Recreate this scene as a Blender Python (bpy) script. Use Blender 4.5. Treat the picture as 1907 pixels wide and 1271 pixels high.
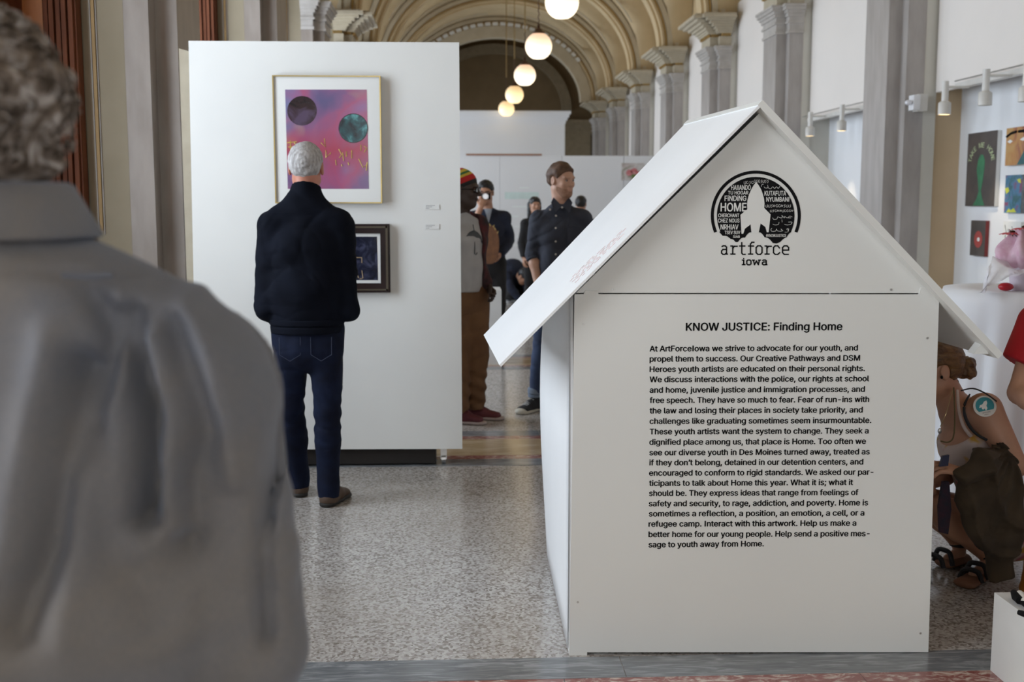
import bpy, math, random
import numpy as np
from mathutils import Vector, Matrix
R_ = random.Random(7)
for o in list(bpy.data.objects): bpy.data.objects.remove(o)
SC = bpy.context.scene
COL = SC.collection
PI = math.pi

# ------------------------------------------------------------------ camera, world, light, exposure
FPX, CX, CY, H = 2120.0, 953.5, 635.5, 1.5
PITCH = math.atan(257.5 / FPX); YAW = math.atan(102.5 * math.cos(PITCH) / FPX)
FH = np.array([math.sin(YAW), math.cos(YAW), 0]); RT = np.array([math.cos(YAW), -math.sin(YAW), 0])
FWD = FH * math.cos(PITCH) + np.array([0, 0, -math.sin(PITCH)])
UPV = FH * math.sin(PITCH) + np.array([0, 0, math.cos(PITCH)])
EYE = np.array([0, 0, H])
def ray(px, py): return FWD + RT * (px - CX) / FPX + UPV * (CY - py) / FPX
def P(px, py, Y):            # survey helper: photo point lying in the plane y = Y
    d = ray(px, py); return EYE + d * Y / d[1]
def PX(px, py, X):           # the same for the plane x = X
    d = ray(px, py); return EYE + d * X / d[0]
cam = bpy.data.cameras.new('camera'); camo = bpy.data.objects.new('camera', cam); COL.objects.link(camo)
cam.sensor_width = 36; cam.lens = 36 * FPX / 1907; cam.clip_start = .05; cam.clip_end = 200
m = Matrix([[RT[0], UPV[0], -FWD[0], 0], [RT[1], UPV[1], -FWD[1], 0], [RT[2], UPV[2], -FWD[2], H], [0, 0, 0, 1]])
camo.matrix_world = m
cam.dof.use_dof = True; cam.dof.focus_distance = 3.9; cam.dof.aperture_fstop = 4.2
SC.camera = camo
SC.view_settings.view_transform = 'Standard'; SC.view_settings.look = 'None'
SC.view_settings.gamma = 1; SC.view_settings.use_curve_mapping = False
SC.view_settings.exposure = 0.42
world = bpy.data.worlds.new('world'); SC.world = world; world.use_nodes = True
bg = world.node_tree.nodes['Background']; bg.inputs[0].default_value = (.80, .88, 1, 1); bg.inputs[1].default_value = 1.6
SC.cycles.max_bounces = 8; SC.cycles.diffuse_bounces = 4; SC.cycles.glossy_bounces = 3
SC.cycles.caustics_reflective = False; SC.cycles.caustics_refractive = False

B = 3.8                       # bay length along the gallery
PIERS = [6.88 + B * k for k in range(-3, 8)]
WR, WL = 4.02, -1.62          # corridor faces of the right and left piers
XC = (WR + WL) / 2
def area(name, loc, size, rot, power, col):
    l = bpy.data.lights.new(name, 'AREA'); l.shape = 'RECTANGLE'; l.size, l.size_y = size
    l.energy = power; l.color = col
    o = bpy.data.objects.new(name, l); COL.objects.link(o); o.location = loc; o.rotation_euler = rot
    return o
for k, y in enumerate(PIERS[:-1]):      # daylight at each tall window of the left wall
    pw = {0: 20, 1: 120, 2: 118}.get(k, 130)
    area('window_daylight', (-2.95, y + .6 + (1.6 if k != 2 else 1.05), 2.45), (3.4, 2.7 if k != 2 else 1.7), (0, -PI / 2, 0), pw, (.93, .95, .96) if k < 2 else (.78, .89, 1))
area('window_daylight', (XC - .9, -5.2, 2.4), (3.2, 2.8), (PI / 2, 0, 0), 55, (1, .97, .91))  # added, unseen lamp behind the camera, brightens surfaces that face it

# ------------------------------------------------------------------ helpers
class MB:
    def __init__(s): s.v = []; s.f = []
    def add(s, vs, fs):
        n = len(s.v); s.v += [tuple(map(float, v)) for v in vs]; s.f += [tuple(i + n for i in f) for f in fs]; return s
    def box(s, x0, x1, y0, y1, z0, z1):
        return s.add([(x0, y0, z0), (x1, y0, z0), (x1, y1, z0), (x0, y1, z0), (x0, y0, z1), (x1, y0, z1), (x1, y1, z1), (x0, y1, z1)],
                     [(0, 3, 2, 1), (4, 5, 6, 7), (0, 1, 5, 4), (1, 2, 6, 5), (2, 3, 7, 6), (3, 0, 4, 7)])
    def quad(s, a, b, c, d): return s.add([a, b, c, d], [(0, 1, 2, 3)])
    def slab(s, pts, off):      # polygon pts (3d) extruded by vector off
        n = len(pts); off = np.array(off, float)
        vs = [np.array(p, float) for p in pts] + [np.array(p, float) + off for p in pts]
        return s.add(vs, [tuple(range(n - 1, -1, -1)), tuple(range(n, 2 * n))] + [(i, (i + 1) % n, n + (i + 1) % n, n + i) for i in range(n)])
    def tube(s, pts, r, n=8, cap=True):
        pts = [np.array(p, float) for p in pts]; m = len(pts); rs = r if hasattr(r, '__len__') else [r] * m
        vs = []; up = np.array([.13, .27, .95])
        for i, p in enumerate(pts):
            t = pts[min(i + 1, m - 1)] - pts[max(i - 1, 0)]; t = t / (np.linalg.norm(t) + 1e-9)
            a = np.cross(t, up); la = np.linalg.norm(a)
            if la < .05: a = np.cross(t, [1, 0, 0]); la = np.linalg.norm(a)
            a /= la; b = np.cross(t, a)
            vs += [p + rs[i] * (a * math.cos(2 * PI * k / n) + b * math.sin(2 * PI * k / n)) for k in range(n)]
        fs = [(i * n + k, i * n + (k + 1) % n, (i + 1) * n + (k + 1) % n, (i + 1) * n + k) for i in range(m - 1) for k in range(n)]
        if cap: fs += [tuple(range(n - 1, -1, -1)), tuple(range((m - 1) * n, m * n))]
        return s.add(vs, fs)
    def lathe(s, prof, c, n=24, axis='z'):   # prof: (r, h)
        vs = []; m = len(prof)
        for r, h in prof:
            for k in range(n):
                a = 2 * PI * k / n; x, y = r * math.cos(a), r * math.sin(a)
                q = (x, y, h) if axis == 'z' else ((x, h, y) if axis == 'y' else (h, x, y))
                vs.append((c[0] + q[0], c[1] + q[1], c[2] + q[2]))
        fs = [(i * n + k, i * n + (k + 1) % n, (i + 1) * n + (k + 1) % n, (i + 1) * n + k) for i in range(m - 1) for k in range(n)]
        fs += [tuple(range(n - 1, -1, -1)), tuple(range((m - 1) * n, m * n))]
        return s.add(vs, fs)
    def ball(s, c, r, n=12, m=8):
        r = r if hasattr(r, '__len__') else (r, r, r)
        vs = [(c[0], c[1], c[2] - r[2])]
        for j in range(1, m):
            a = -PI / 2 + PI * j / m
            vs += [(c[0] + r[0] * math.cos(a) * math.cos(2 * PI * k / n), c[1] + r[1] * math.cos(a) * math.sin(2 * PI * k / n), c[2] + r[2] * math.sin(a)) for k in range(n)]
        vs.append((c[0], c[1], c[2] + r[2])); L = len(vs) - 1
        fs = [(0, 1 + (k + 1) % n, 1 + k) for k in range(n)]
        for j in range(m - 2): fs += [(1 + j * n + k, 1 + j * n + (k + 1) % n, 1 + (j + 1) * n + (k + 1) % n, 1 + (j + 1) * n + k) for k in range(n)]
        fs += [(L, 1 + (m - 2) * n + k, 1 + (m - 2) * n + (k + 1) % n) for k in range(n)]
        return s.add(vs, fs)
def smooth_pts(p, k=4):
    p = [np.array(q, float) for q in p]; o = []
    for i in range(len(p) - 1):
        a, b, c, d = p[max(i - 1, 0)], p[i], p[i + 1], p[min(i + 2, len(p) - 1)]
        for j in range(k):
            t = j / k; o.append(.5 * (2 * b + (c - a) * t + (2 * a - 5 * b + 4 * c - d) * t * t + (3 * b - a - 3 * c + d) * t ** 3))
    return o + [p[-1]]
LOC = {}                      # world matrix of every parent Empty / thing
def put(name, verts, faces, mat, parent=None, smooth=False, loc=None):
    me = bpy.data.meshes.new(name)
    V = np.asarray(verts, float).reshape(-1, 3)
    o = bpy.data.objects.new(name, me); COL.objects.link(o)
    if parent is not None:
        inv = np.array(LOC[parent.name].inverted()); V = V @ inv[:3, :3].T + inv[:3, 3]
        o.parent = parent; LOC[o.name] = LOC[parent.name].copy()
    else:
        if loc is None: mn, mx = V.min(0), V.max(0); loc = ((mn[0] + mx[0]) / 2, (mn[1] + mx[1]) / 2, mn[2])
        V = V - np.array(loc); o.location = loc; LOC[o.name] = Matrix.Translation(loc)
    me.from_pydata(V.tolist(), [], [list(map(int, f)) for f in faces] if not isinstance(faces, list) else faces)
    if smooth:
        me.polygons.foreach_set('use_smooth', [True] * len(me.polygons))
        if smooth != 'all':
            try: me.set_sharp_from_angle(angle=math.radians(40))
            except Exception: pass
    if mat: me.materials.append(mat)
    me.update(); return o
def build(mb, name, mat, parent=None, smooth=False, loc=None): return put(name, mb.v, mb.f, mat, parent, smooth, loc)
def box(name, mat, parent, *a): return build(MB().box(*a), name, mat, parent)
def tag(o, label=None, cat=None, group=None, kind=None):
    if label: o['label'] = label
    if cat: o['category'] = cat
    if group: o['group'] = group
    if kind: o['kind'] = kind
    return o
def thing(name, label, cat, loc=(0, 0, 0), rz=0, group=None, kind=None):
    o = bpy.data.objects.new(name, None); COL.objects.link(o); o.location = loc; o.rotation_euler = (0, 0, rz)
    o.empty_display_size = .1
    LOC[o.name] = Matrix.Translation(loc) @ Matrix.Rotation(rz, 4, 'Z'); return tag(o, label, cat, group, kind)
def struct(name, mb, mat, smooth=False): return tag(build(mb, name, mat, None, smooth), kind='structure')
def sempty(name, loc): return thing(name, None, None, loc, kind='structure')

def mat(name, col, rough=.6, metal=0, var=None, scale=8, detail=4, bump=0, bscale=60, emit=None, estr=0, spec=.5, coat=0, sheen=0, stretch=None):
    m = bpy.data.materials.new(name); m.use_nodes = True; nt = m.node_tree; b = nt.nodes['Principled BSDF']
    b.inputs['Base Color'].default_value = (*col, 1); b.inputs['Roughness'].default_value = rough; b.inputs['Metallic'].default_value = metal
    b.inputs['Specular IOR Level'].default_value = spec; b.inputs['Coat Weight'].default_value = coat
    if sheen: b.inputs['Sheen Weight'].default_value = sheen
    tc = nt.nodes.new('ShaderNodeTexCoord'); mp = nt.nodes.new('ShaderNodeMapping'); nt.links.new(tc.outputs['Object'], mp.inputs[0])
    if stretch: mp.inputs['Scale'].default_value = stretch
    if var is None: var = tuple(c * .9 for c in col)
    n = nt.nodes.new('ShaderNodeTexNoise'); n.inputs['Scale'].default_value = scale; n.inputs['Detail'].default_value = detail
    r = nt.nodes.new('ShaderNodeValToRGB'); r.color_ramp.elements[0].position = .35; r.color_ramp.elements[1].position = .65
    r.color_ramp.elements[0].color = (*var, 1); r.color_ramp.elements[1].color = (*col, 1)
    nt.links.new(mp.outputs[0], n.inputs['Vector']); nt.links.new(n.outputs[0], r.inputs[0]); nt.links.new(r.outputs[0], b.inputs['Base Color'])
    if bump:
        n2 = nt.nodes.new('ShaderNodeTexNoise'); n2.inputs['Scale'].default_value = bscale; nt.links.new(mp.outputs[0], n2.inputs['Vector'])
        bp = nt.nodes.new('ShaderNodeBump'); bp.inputs['Strength'].default_value = bump; bp.inputs['Distance'].default_value = .005
        nt.links.new(n2.outputs[0], bp.inputs['Height']); nt.links.new(bp.outputs[0], b.inputs['Normal'])
    if emit: b.inputs['Emission Color'].default_value = (*emit, 1); b.inputs['Emission Strength'].default_value = estr
    return m
def ramp(nt, src, stops, inter='LINEAR'):
    r = nt.nodes.new('ShaderNodeValToRGB'); cr = r.color_ramp; cr.interpolation = inter
    while len(cr.elements) < len(stops): cr.elements.new(.5)
    for e, (p, c) in zip(cr.elements, stops): e.position = p; e.color = (*c, 1)
    nt.links.new(src, r.inputs[0]); return r.outputs[0]
def noise(nt, vec, scale, detail=4, dist=0, rough=.5):
    n = nt.nodes.new('ShaderNodeTexNoise'); n.inputs['Scale'].default_value = scale; n.inputs['Detail'].default_value = detail
    n.inputs['Distortion'].default_value = dist; n.inputs['Roughness'].default_value = rough; nt.links.new(vec, n.inputs['Vector']); return n.outputs[0]
def mixc(nt, fac, a, b, mode='MIX'):
    x = nt.nodes.new('ShaderNodeMix'); x.data_type = 'RGBA'; x.blend_type = mode
    for i, v in ((0, fac), (6, a), (7, b)):
        if isinstance(v, (int, float)): x.inputs[i].default_value = v
        elif isinstance(v, tuple): x.inputs[i].default_value = (*v, 1)
        else: nt.links.new(v, x.inputs[i])
    return x.outputs[2]
def newmat(name, rough=.6):
    m = bpy.data.materials.new(name); m.use_nodes = True; nt = m.node_tree; b = nt.nodes['Principled BSDF']; b.inputs['Roughness'].default_value = rough
    tc = nt.nodes.new('ShaderNodeTexCoord'); return m, nt, b, tc
M = {}
M['paint'] = mat('white_paint', (.80, .80, .77), .45, var=(.77, .77, .745), scale=2.5)
M['house'] = mat('house_paint', (.76, .765, .74), .38, var=(.74, .745, .725), scale=2.0)
M['house_out'] = mat('house_white', (.86, .87, .88), .4, var=(.84, .85, .86), scale=3)  # brighter, bluer copy of the house paint, window light put in its colour
M['board'] = mat('cream_board', (.82, .77, .725), .7, var=(.79, .745, .705), scale=1.2)
M['litwall'] = mat('gallery_white', (.82, .83, .85), .6, var=(.80, .81, .83), scale=1)
M['cream'] = mat('cream_plaster', (.31, .26, .18), .7, var=(.27, .225, .15), scale=3)  # darkened plaster: the dim left side is put into its colour
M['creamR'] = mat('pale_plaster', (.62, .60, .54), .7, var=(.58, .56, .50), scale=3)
M['endst'] = mat('brown_end_stone', (.26, .20, .12), .7, var=(.22, .17, .10))
M['tan'] = mat('tan_plaster', (.62, .47, .30), .7, var=(.57, .43, .27), scale=3)
M['vault'] = mat('vault_plaster', (.60, .46, .27), .7, var=(.53, .40, .225), scale=2)
M['rib'] = mat('rib_plaster', (.58, .50, .36), .6, var=(.52, .44, .31), scale=4)
M['gold'] = mat('gold_leaf', (.52, .33, .11), .4, .5)
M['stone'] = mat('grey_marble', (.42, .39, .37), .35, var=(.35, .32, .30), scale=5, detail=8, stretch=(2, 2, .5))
M['stoneL'] = mat('warm_grey_marble', (.33, .285, .25), .35, var=(.26, .22, .19), scale=5, detail=8, stretch=(2, 2, .5))  # darker copy of the pier marble, paints in the dimness on the left
M['cap'] = mat('capital_marble', (.50, .47, .44), .4, var=(.42, .39, .36), scale=8)
M['frieze'] = mat('frieze_plaster', (.50, .44, .33), .5, var=(.44, .38, .28), scale=9)
M['wood'] = mat('red_brown_wood', (.16, .050, .020), .6, var=(.10, .030, .012), scale=5, detail=8, stretch=(6, 6, .6), spec=.2)
M['woodl'] = mat('orange_wood', (.46, .18, .055), .5, var=(.36, .13, .035), scale=4, stretch=(5, 5, .5))
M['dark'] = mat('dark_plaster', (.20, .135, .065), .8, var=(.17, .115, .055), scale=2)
M['black'] = mat('black_print', (.006, .006, .007), .8, spec=.15)
M['metal'] = mat('brushed_metal', (.55, .54, .52), .35, .9)
M['brass'] = mat('brass', (.50, .38, .20), .3, .9)
M['bronze'] = mat('bronze', (.12, .07, .05), .35, .8)
M['spot'] = mat('white_enamel', (.70, .68, .64), .35)
M['bulb'] = mat('warm_bulb', (1, .9, .7), emit=(1, .72, .35), estr=6)
M['plinth'] = mat('plinth_paint', (.70, .70, .69), .5, var=(.66, .66, .65), scale=6)
M['darkbase'] = mat('dark_wood_base', (.012, .008, .006), .7)
M['orange_rail'] = mat('reddish_rail', (.36, .18, .11), .5)
def glass_mat():
    m = bpy.data.materials.new('window_glass'); m.use_nodes = True; nt = m.node_tree
    for n in list(nt.nodes): nt.nodes.remove(n)
    o = nt.nodes.new('ShaderNodeOutputMaterial'); mx = nt.nodes.new('ShaderNodeMixShader'); t = nt.nodes.new('ShaderNodeBsdfTransparent'); g = nt.nodes.new('ShaderNodeBsdfGlossy')
    g.inputs['Roughness'].default_value = .03; mx.inputs[0].default_value = .06
    nt.links.new(t.outputs[0], mx.inputs[1]); nt.links.new(g.outputs[0], mx.inputs[2]); nt.links.new(mx.outputs[0], o.inputs[0]); return m
M['glass'] = glass_mat()
def globe_mat(name, top, bot, s):
    m, nt, b, tc = newmat(name, .25)
    sp = nt.nodes.new('ShaderNodeSeparateXYZ'); nt.links.new(tc.outputs['Generated'], sp.inputs[0])
    c = ramp(nt, sp.outputs[2], [(0, bot), (.3, bot), (.62, tuple((a + q) / 2 for a, q in zip(top, bot))), (1, top)])
    mr = nt.nodes.new('ShaderNodeMapRange'); nt.links.new(sp.outputs[2], mr.inputs[0]); mr.inputs[1].default_value = .05; mr.inputs[2].default_value = .75; mr.inputs[3].default_value = s; mr.inputs[4].default_value = .82
    b.inputs['Base Color'].default_value = (.55, .5, .42, 1)
    nt.links.new(c, b.inputs['Emission Color']); nt.links.new(mr.outputs[0], b.inputs['Emission Strength']); return m
M['globe'] = globe_mat('opal_glass', (.80, .48, .31), (1, .84, .58), 1.7)
M['globe2'] = globe_mat('opal_glass_warm', (.66, .42, .19), (1, .72, .34), 1.25)
def terrazzo():
    m, nt, b, tc = newmat('terrazzo', .17)
    v = nt.nodes.new('ShaderNodeTexVoronoi'); v.inputs['Scale'].default_value = 105; nt.links.new(tc.outputs['Object'], v.inputs['Vector'])
    c = ramp(nt, v.outputs['Color'], [(0, (.14, .125, .11)), (.22, (.24, .21, .19)), (.45, (.41, .385, .365)), (.8, (.58, .555, .53))])
    big = noise(nt, tc.outputs['Object'], 1.1, 3)
    c2 = mixc(nt, ramp(nt, big, [(.35, (.0, .0, .0)), (.7, (.5, .5, .5))]), c, (.34, .295, .25))
    nt.links.new(c2, b.inputs['Base Color']); return m
M['terrazzo'] = terrazzo()
def marble(name, a, bb, c, scale, st=(1, 1, 1), rough=.15):
    m, nt, b, tc = newmat(name, rough)
    mp = nt.nodes.new('ShaderNodeMapping'); mp.inputs['Scale'].default_value = st; nt.links.new(tc.outputs['Object'], mp.inputs[0])
    n = noise(nt, mp.outputs[0], scale, 8, 1.6, .6)
    nt.links.new(ramp(nt, n, [(.3, a), (.5, bb), (.62, c)]), b.inputs['Base Color']); return m
M['slate'] = marble('grey_veined_marble', (.13, .14, .15), (.19, .20, .21), (.30, .31, .32), 5, (1, 6, 1))
M['redmarble'] = marble('red_veined_marble', (.22, .07, .06), (.30, .13, .115), (.58, .47, .40), 13, (1, 2.2, 1))
M['beige'] = marble('beige_marble', (.36, .26, .15), (.44, .33, .20), (.55, .44, .30), 2, (1, 3, 1))

# ------------------------------------------------------------------ floor
floor = sempty('floor', (XC, 10, 0))
box('floor_field', M['terrazzo'], floor, WL - 1.2, WR + .9, -6.2, 37, -.12, 0)
def band_rows(y0):
    rows = [(y0, y0 + .17, 'slate', 1.35), (y0 + .17, y0 + .265, 'redmarble', .95), (y0 + .265, y0 + .735, 'beige', 1.9), (y0 + .735, y0 + .83, 'redmarble', .95), (y0 + .83, y0 + 1.0, 'slate', 1.35)]
    for a, b, mk, ln in rows:
        x = WL - .9 + (.35 if mk == 'slate' else 0); i = 0
        while x < WR + .6:
            x1 = min(x + ln, WR + .7)
            if y0 < 20: box('marble_slab', M[mk], floor, x + .0015, x1 - .0015, a + .001, b - .001, -.05, .0022 + .0003 * (i % 2))
            x = x1; i += 1
for y in PIERS: band_rows(y - .48 if y > 4 else y - .47)

# ------------------------------------------------------------------ left and right piers
SPR = 4.42
def pier(side, y0):
    W = WR if side == 'right' else WL; s = 1 if side == 'right' else -1
    out = .42 if side == 'right' else .50; ow = .30 if side == 'right' else .268
    root = sempty('pier', (W + s * .3, y0 + .3, 0))
    def sec(mb, e, z0, z1):
        for (a, b, c, d) in ((0, .14, 0, .6), (.127, ow, -.14, .74)):
            xs = sorted((W + s * (a - e), W + s * b)); mb.box(xs[0], xs[1], y0 + c - e, y0 + d + e, z0, z1)
    def part(name, mk, secs):
        mb = MB()
        for e, z0, z1 in secs: sec(mb, e, z0, z1)
        build(mb, name, M[mk], root)
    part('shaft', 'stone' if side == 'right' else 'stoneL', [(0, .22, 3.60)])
    part('base', 'stone', [(.05, .0, .16), (.03, .16, .19), (.015, .19, .22)])
    part('capital', 'cap', [(.02, 3.60, 3.635), (.006, 3.635, 3.72), (.03, 3.72, 3.745), (.012, 3.745, 3.80), (.035, 3.80, 3.84), (.055, 3.84, 3.875), (.08, 3.875, 3.915), (.095, 3.915, 3.945)])
    part('frieze', 'frieze', [(.01, 3.945, 4.10), (.05, 4.14, 4.17)])
    mb = MB()                                   # gilt leaf row under the cornice
    for e0, e1, f0, f1 in ((0, .14, 0, .6), (.13, .30, -.14, .74)):
        for k in range(5):
            x = W + s * (e0 + .02 + k * .03); 
            if abs(x - W) < e1: mb.box(x - .008, x + .008, y0 + f0 - .045, y0 + f0, 4.10, 4.14)
    for k in range(16):
        y = y0 + .02 + k * .036; xs = sorted((W - s * .045, W)); mb.box(xs[0], xs[1], y, y + .018, 4.10, 4.14)
    g = build(mb, 'gilt_leaf_row', M['gold'], root); g['kind'] = 'stuff'
    part('cornice', 'frieze', [(.07, 4.17, 4.20), (.10, 4.20, 4.235), (.15, 4.235, 4.27), (.20, 4.27, 4.31), (.27, 4.31, 4.345), (.34, 4.345, 4.395), (.30, 4.395, SPR)])
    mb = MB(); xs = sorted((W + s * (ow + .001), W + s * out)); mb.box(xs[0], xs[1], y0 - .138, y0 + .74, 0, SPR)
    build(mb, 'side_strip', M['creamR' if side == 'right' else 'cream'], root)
    if side == 'left':
        M.setdefault('golddim', mat('dull_gilding', (.30, .185, .065), .5, .2)); gl = MB(); gl.box(W - .446, W - .428, y0 - .150, y0 - .137, 1.34, 4.2); build(gl, 'gilt_line', M['golddim'], root)
        gl = MB(); gl.box(W - .456, W - .451, y0 - .146, y0 - .137, 1.32, 4.2); gl.box(W - .423, W - .418, y0 - .146, y0 - .137, 1.32, 4.2); build(gl, 'bead_line', M['stoneL'], root)
    return root
for y in PIERS:
    for side in ('left', 'right'):
        if -1 < y: pier(side, y)

# ------------------------------------------------------------------ left wall with tall windows in wooden frames
wl = sempty('wall_left', (WL - 1, 10, 0))
mb = MB()
for y in PIERS:                                                  # masonry behind the piers
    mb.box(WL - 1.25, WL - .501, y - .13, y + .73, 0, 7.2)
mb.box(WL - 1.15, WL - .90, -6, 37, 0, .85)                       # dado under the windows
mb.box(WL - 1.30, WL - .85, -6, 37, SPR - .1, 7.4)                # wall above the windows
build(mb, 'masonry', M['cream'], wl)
wn = 0
for k, y in enumerate(PIERS[:-1]):
    wn += 1; ya, yb = y + .735, y + B - .145
    root = sempty('window_%d' % wn, (WL - 1.0, (ya + yb) / 2, .85))
    X = WL - 1.05
    mb = MB(); mb.box(X - .1, X + .28, ya, yb, .85, .91); build(mb, 'window_sill', M['wood'], root)
    for (a, b, sgn) in ((ya, ya + .09, -1), (yb - .09, yb, 1)):     # moulded jamb casings; the orange strip paints lit wood
        mb = MB(); mb.box(X - .05, WL - .502, a, b, .91, SPR - .1)
        e = a if sgn > 0 else b
        for i in range(5): 
            x0 = X + .375 + i * .034; mb.box(x0, x0 + .024, *(sorted((e, e - sgn * (.02 + .012 * (i % 2))))), .91, SPR - .1)
        build(mb, 'jamb', M['wood'], root)
        mb = MB(); mb.box(X + .26, X + .37, *(sorted((e, e - sgn * .012))), .91, SPR - .1); build(mb, 'jamb_panel', M['woodl'], root)
    mb = MB(); mb.box(X - .04, X + .04, ya, yb, SPR - .28, SPR - .1); mb.box(X - .04, X + .04, ya, yb, .91, 1.0)
    for j in range(4):
        yy = ya + .09 + (yb - ya - .18) * j / 3; mb.box(X - .03, X + .03, yy - .03, yy + .03, .95, SPR - .2)
    mb.box(X - .03, X + .03, ya, yb, 3.2, 3.27); build(mb, 'window_frame', M['wood'], root)
    if k == 2:
        yy = ya + .09 + (yb - ya - .18) * 2 / 3
        build(MB().box(X + .05, X + .09, yy, yb - .09, .95, 4.2), 'shutter', M['wood'], root)  # unseen panel added to keep window light off the pier
    for j in range(3):
        y0 = ya + .12 + (yb - ya - .18) * j / 3; y1 = ya + .06 + (yb - ya - .18) * (j + 1) / 3
        build(MB().box(X - .004, X + .004, y0, y1, 1.0, 3.2), 'pane', M['glass'], root)
        build(MB().box(X - .004, X + .004, y0, y1, 3.27, SPR - .28), 'pane', M['glass'], root)

# ------------------------------------------------------------------ right wall: white boards above, recessed gallery wall below
wr = sempty('wall_right', (WR + .6, 10, 0))
XB, XG = 4.42, 4.70
mb = MB(); mb.box(XG, XG + .25, -6, 37, 0, 4.7); build(mb, 'lower_wall', M['litwall'], wr)
mb = MB(); mb.box(XB + .06, XG + .25, -6, 37, 4.62, 7.4); build(mb, 'lunette_wall', M['vault'], wr)
for k, y in enumerate(PIERS[:-1]):
    build(MB().box(XB, XB + .05, y + .76, y + B - .17, 2.51, 4.62), 'display_board', M['board'], wr)
    mb = MB(); mb.box(WR + .42, XG, y - .10, y + .70, 0, 4.62); build(mb, 'reveal', M['tan' if y > 10 and y < 12 else 'creamR'], wr)
mb = MB(); mb.box(WR - .02, 6.0, -6.2, -6, 0, 7.2)
wb = sempty('wall_back', (XC, -6.1, 0))
mb = MB(); mb.box(-4, XC - 2.6, -6.3, -6, 0, 7.4); mb.box(XC + .8, 6, -6.3, -6, 0, 7.4); mb.box(-4, 6, -6.3, -6, 3.9, 7.4); mb.box(-4, 6, -6.3, -6, 0, .9); build(mb, 'masonry', M['cream'], wb)
build(MB().box(XC - 2.6, XC + .8, -6.16, -6.15, .9, 3.9), 'pane', M['glass'], wb)  # unseen window opening added for light from behind

# ------------------------------------------------------------------ ceiling: groin vault with transverse arches
ceil = sempty('ceiling', (XC, 10, SPR))
A_, RISE = 2.93, 2.42
def zlong(x): return SPR + RISE * math.sqrt(max(0, 1 - ((x - XC) / (A_ + .02)) ** 2))
for k, y in enumerate(PIERS[:-1]):
    y0, y1 = y + .6, y + B; yc, hb = (y0 + y1) / 2, (y1 - y0) / 2
    nx, ny = 44, 20; vs = []; fs = []
    for i in range(nx + 1):
        x = WL - .85 + (WR + .45 - WL + .85) * i / nx
        for j in range(ny + 1):
            yy = y0 + (y1 - y0) * j / ny
            z2 = SPR + (RISE - .25) * math.sqrt(max(0, 1 - ((yy - yc) / hb) ** 2))
            vs.append((x, yy, max(zlong(x), z2)))
    for i in range(nx):
        for j in range(ny):
            q = i * (ny + 1) + j; fs.append((q, q + 1, q + ny + 2, q + ny + 1))
    o = put('vault_web', vs, fs, M['vault'], ceil, True)
    mb = MB()                                            # moulded panel lines painted as raised fillets on the web
    for off in (.42, 2.78):
        for th0, th1 in ((25, 84), (96, 155)):
            pts = []
            for t in range(13):
                th = math.radians(th0 + (th1 - th0) * t / 12); pts.append((XC + A_ * math.cos(th), y0 + off, SPR + RISE * math.sin(th) - .012))
            mb.tube(pts, .022, 4)
    build(mb, 'moulding_line', M['rib'], ceil)
def arch_band(mb, y0, y1, a0, a1, b0, b1, n=40, t0=0, t1=180):
    vs = []; fs = []
    for i in range(n + 1):
        th = math.radians(t0 + (t1 - t0) * i / n); c, s = math.cos(th), math.sin(th)
        for (a, b) in ((a0, b0), (a1, b1)):
            for yy in (y0, y1): vs.append((XC + a * c, yy, SPR + b * s))
    for i in range(n):
        q = 4 * i
        fs += [(q, q + 4, q + 5, q + 1), (q + 2, q + 3, q + 7, q + 6), (q, q + 2, q + 6, q + 4), (q + 1, q + 5, q + 7, q + 3)]
    mb.add(vs, fs)
for k, y in enumerate(PIERS):
    far = y > 33
    mb = MB(); arch_band(mb, y + .02, y + .58, 2.78, 3.05, 2.20, 2.50); build(mb, 'transverse_arch', M['rib'], ceil, True)
    mb = MB()
    for (a, b, w) in ((2.70, 2.12, .16), (2.745, 2.165, .30)):
        arch_band(mb, y + .3 - w, y + .3 + w, a, 2.79, b, 2.21)
    build(mb, 'soffit_moulding', M['vault'], ceil, True)
    mb = MB()
    for yy in (y - .025, y + .555): arch_band(mb, yy, yy + .07, 2.84, 2.93, 2.27, 2.36)
    for yy in (y - .02, y + .56): arch_band(mb, yy, yy + .06, 2.98, 3.05, 2.41, 2.48)
    build(mb, 'arch_moulding', M['rib'], ceil, True)
    mb = MB(); arch_band(mb, y - .012, y + .612, 2.80, 2.822, 2.225, 2.245); build(mb, 'gilt_edge', M['gold'], ceil, True)
for i in range(7, 34):                                  # pale and dark dentils round the farthest arch
    y = PIERS[-1]; mb = MB(); arch_band(mb, y - .06, y - .02, 2.71, 2.80, 2.13, 2.22, 2, i * 4.5, i * 4.5 + 3.1)
    build(mb, 'dentil', M['paint'], ceil)
mb = MB(); mb.box(-5, 7, -6.5, 38, 7.3, 7.5); build(mb, 'roof_slab', M['vault'], ceil)
mb = MB(); arch_band(mb, PIERS[-1] + .1, PIERS[-1] + .5, 2.42, 2.72, 1.82, 2.14); build(mb, 'inner_arch', M['rib'], ceil, True)
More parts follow.
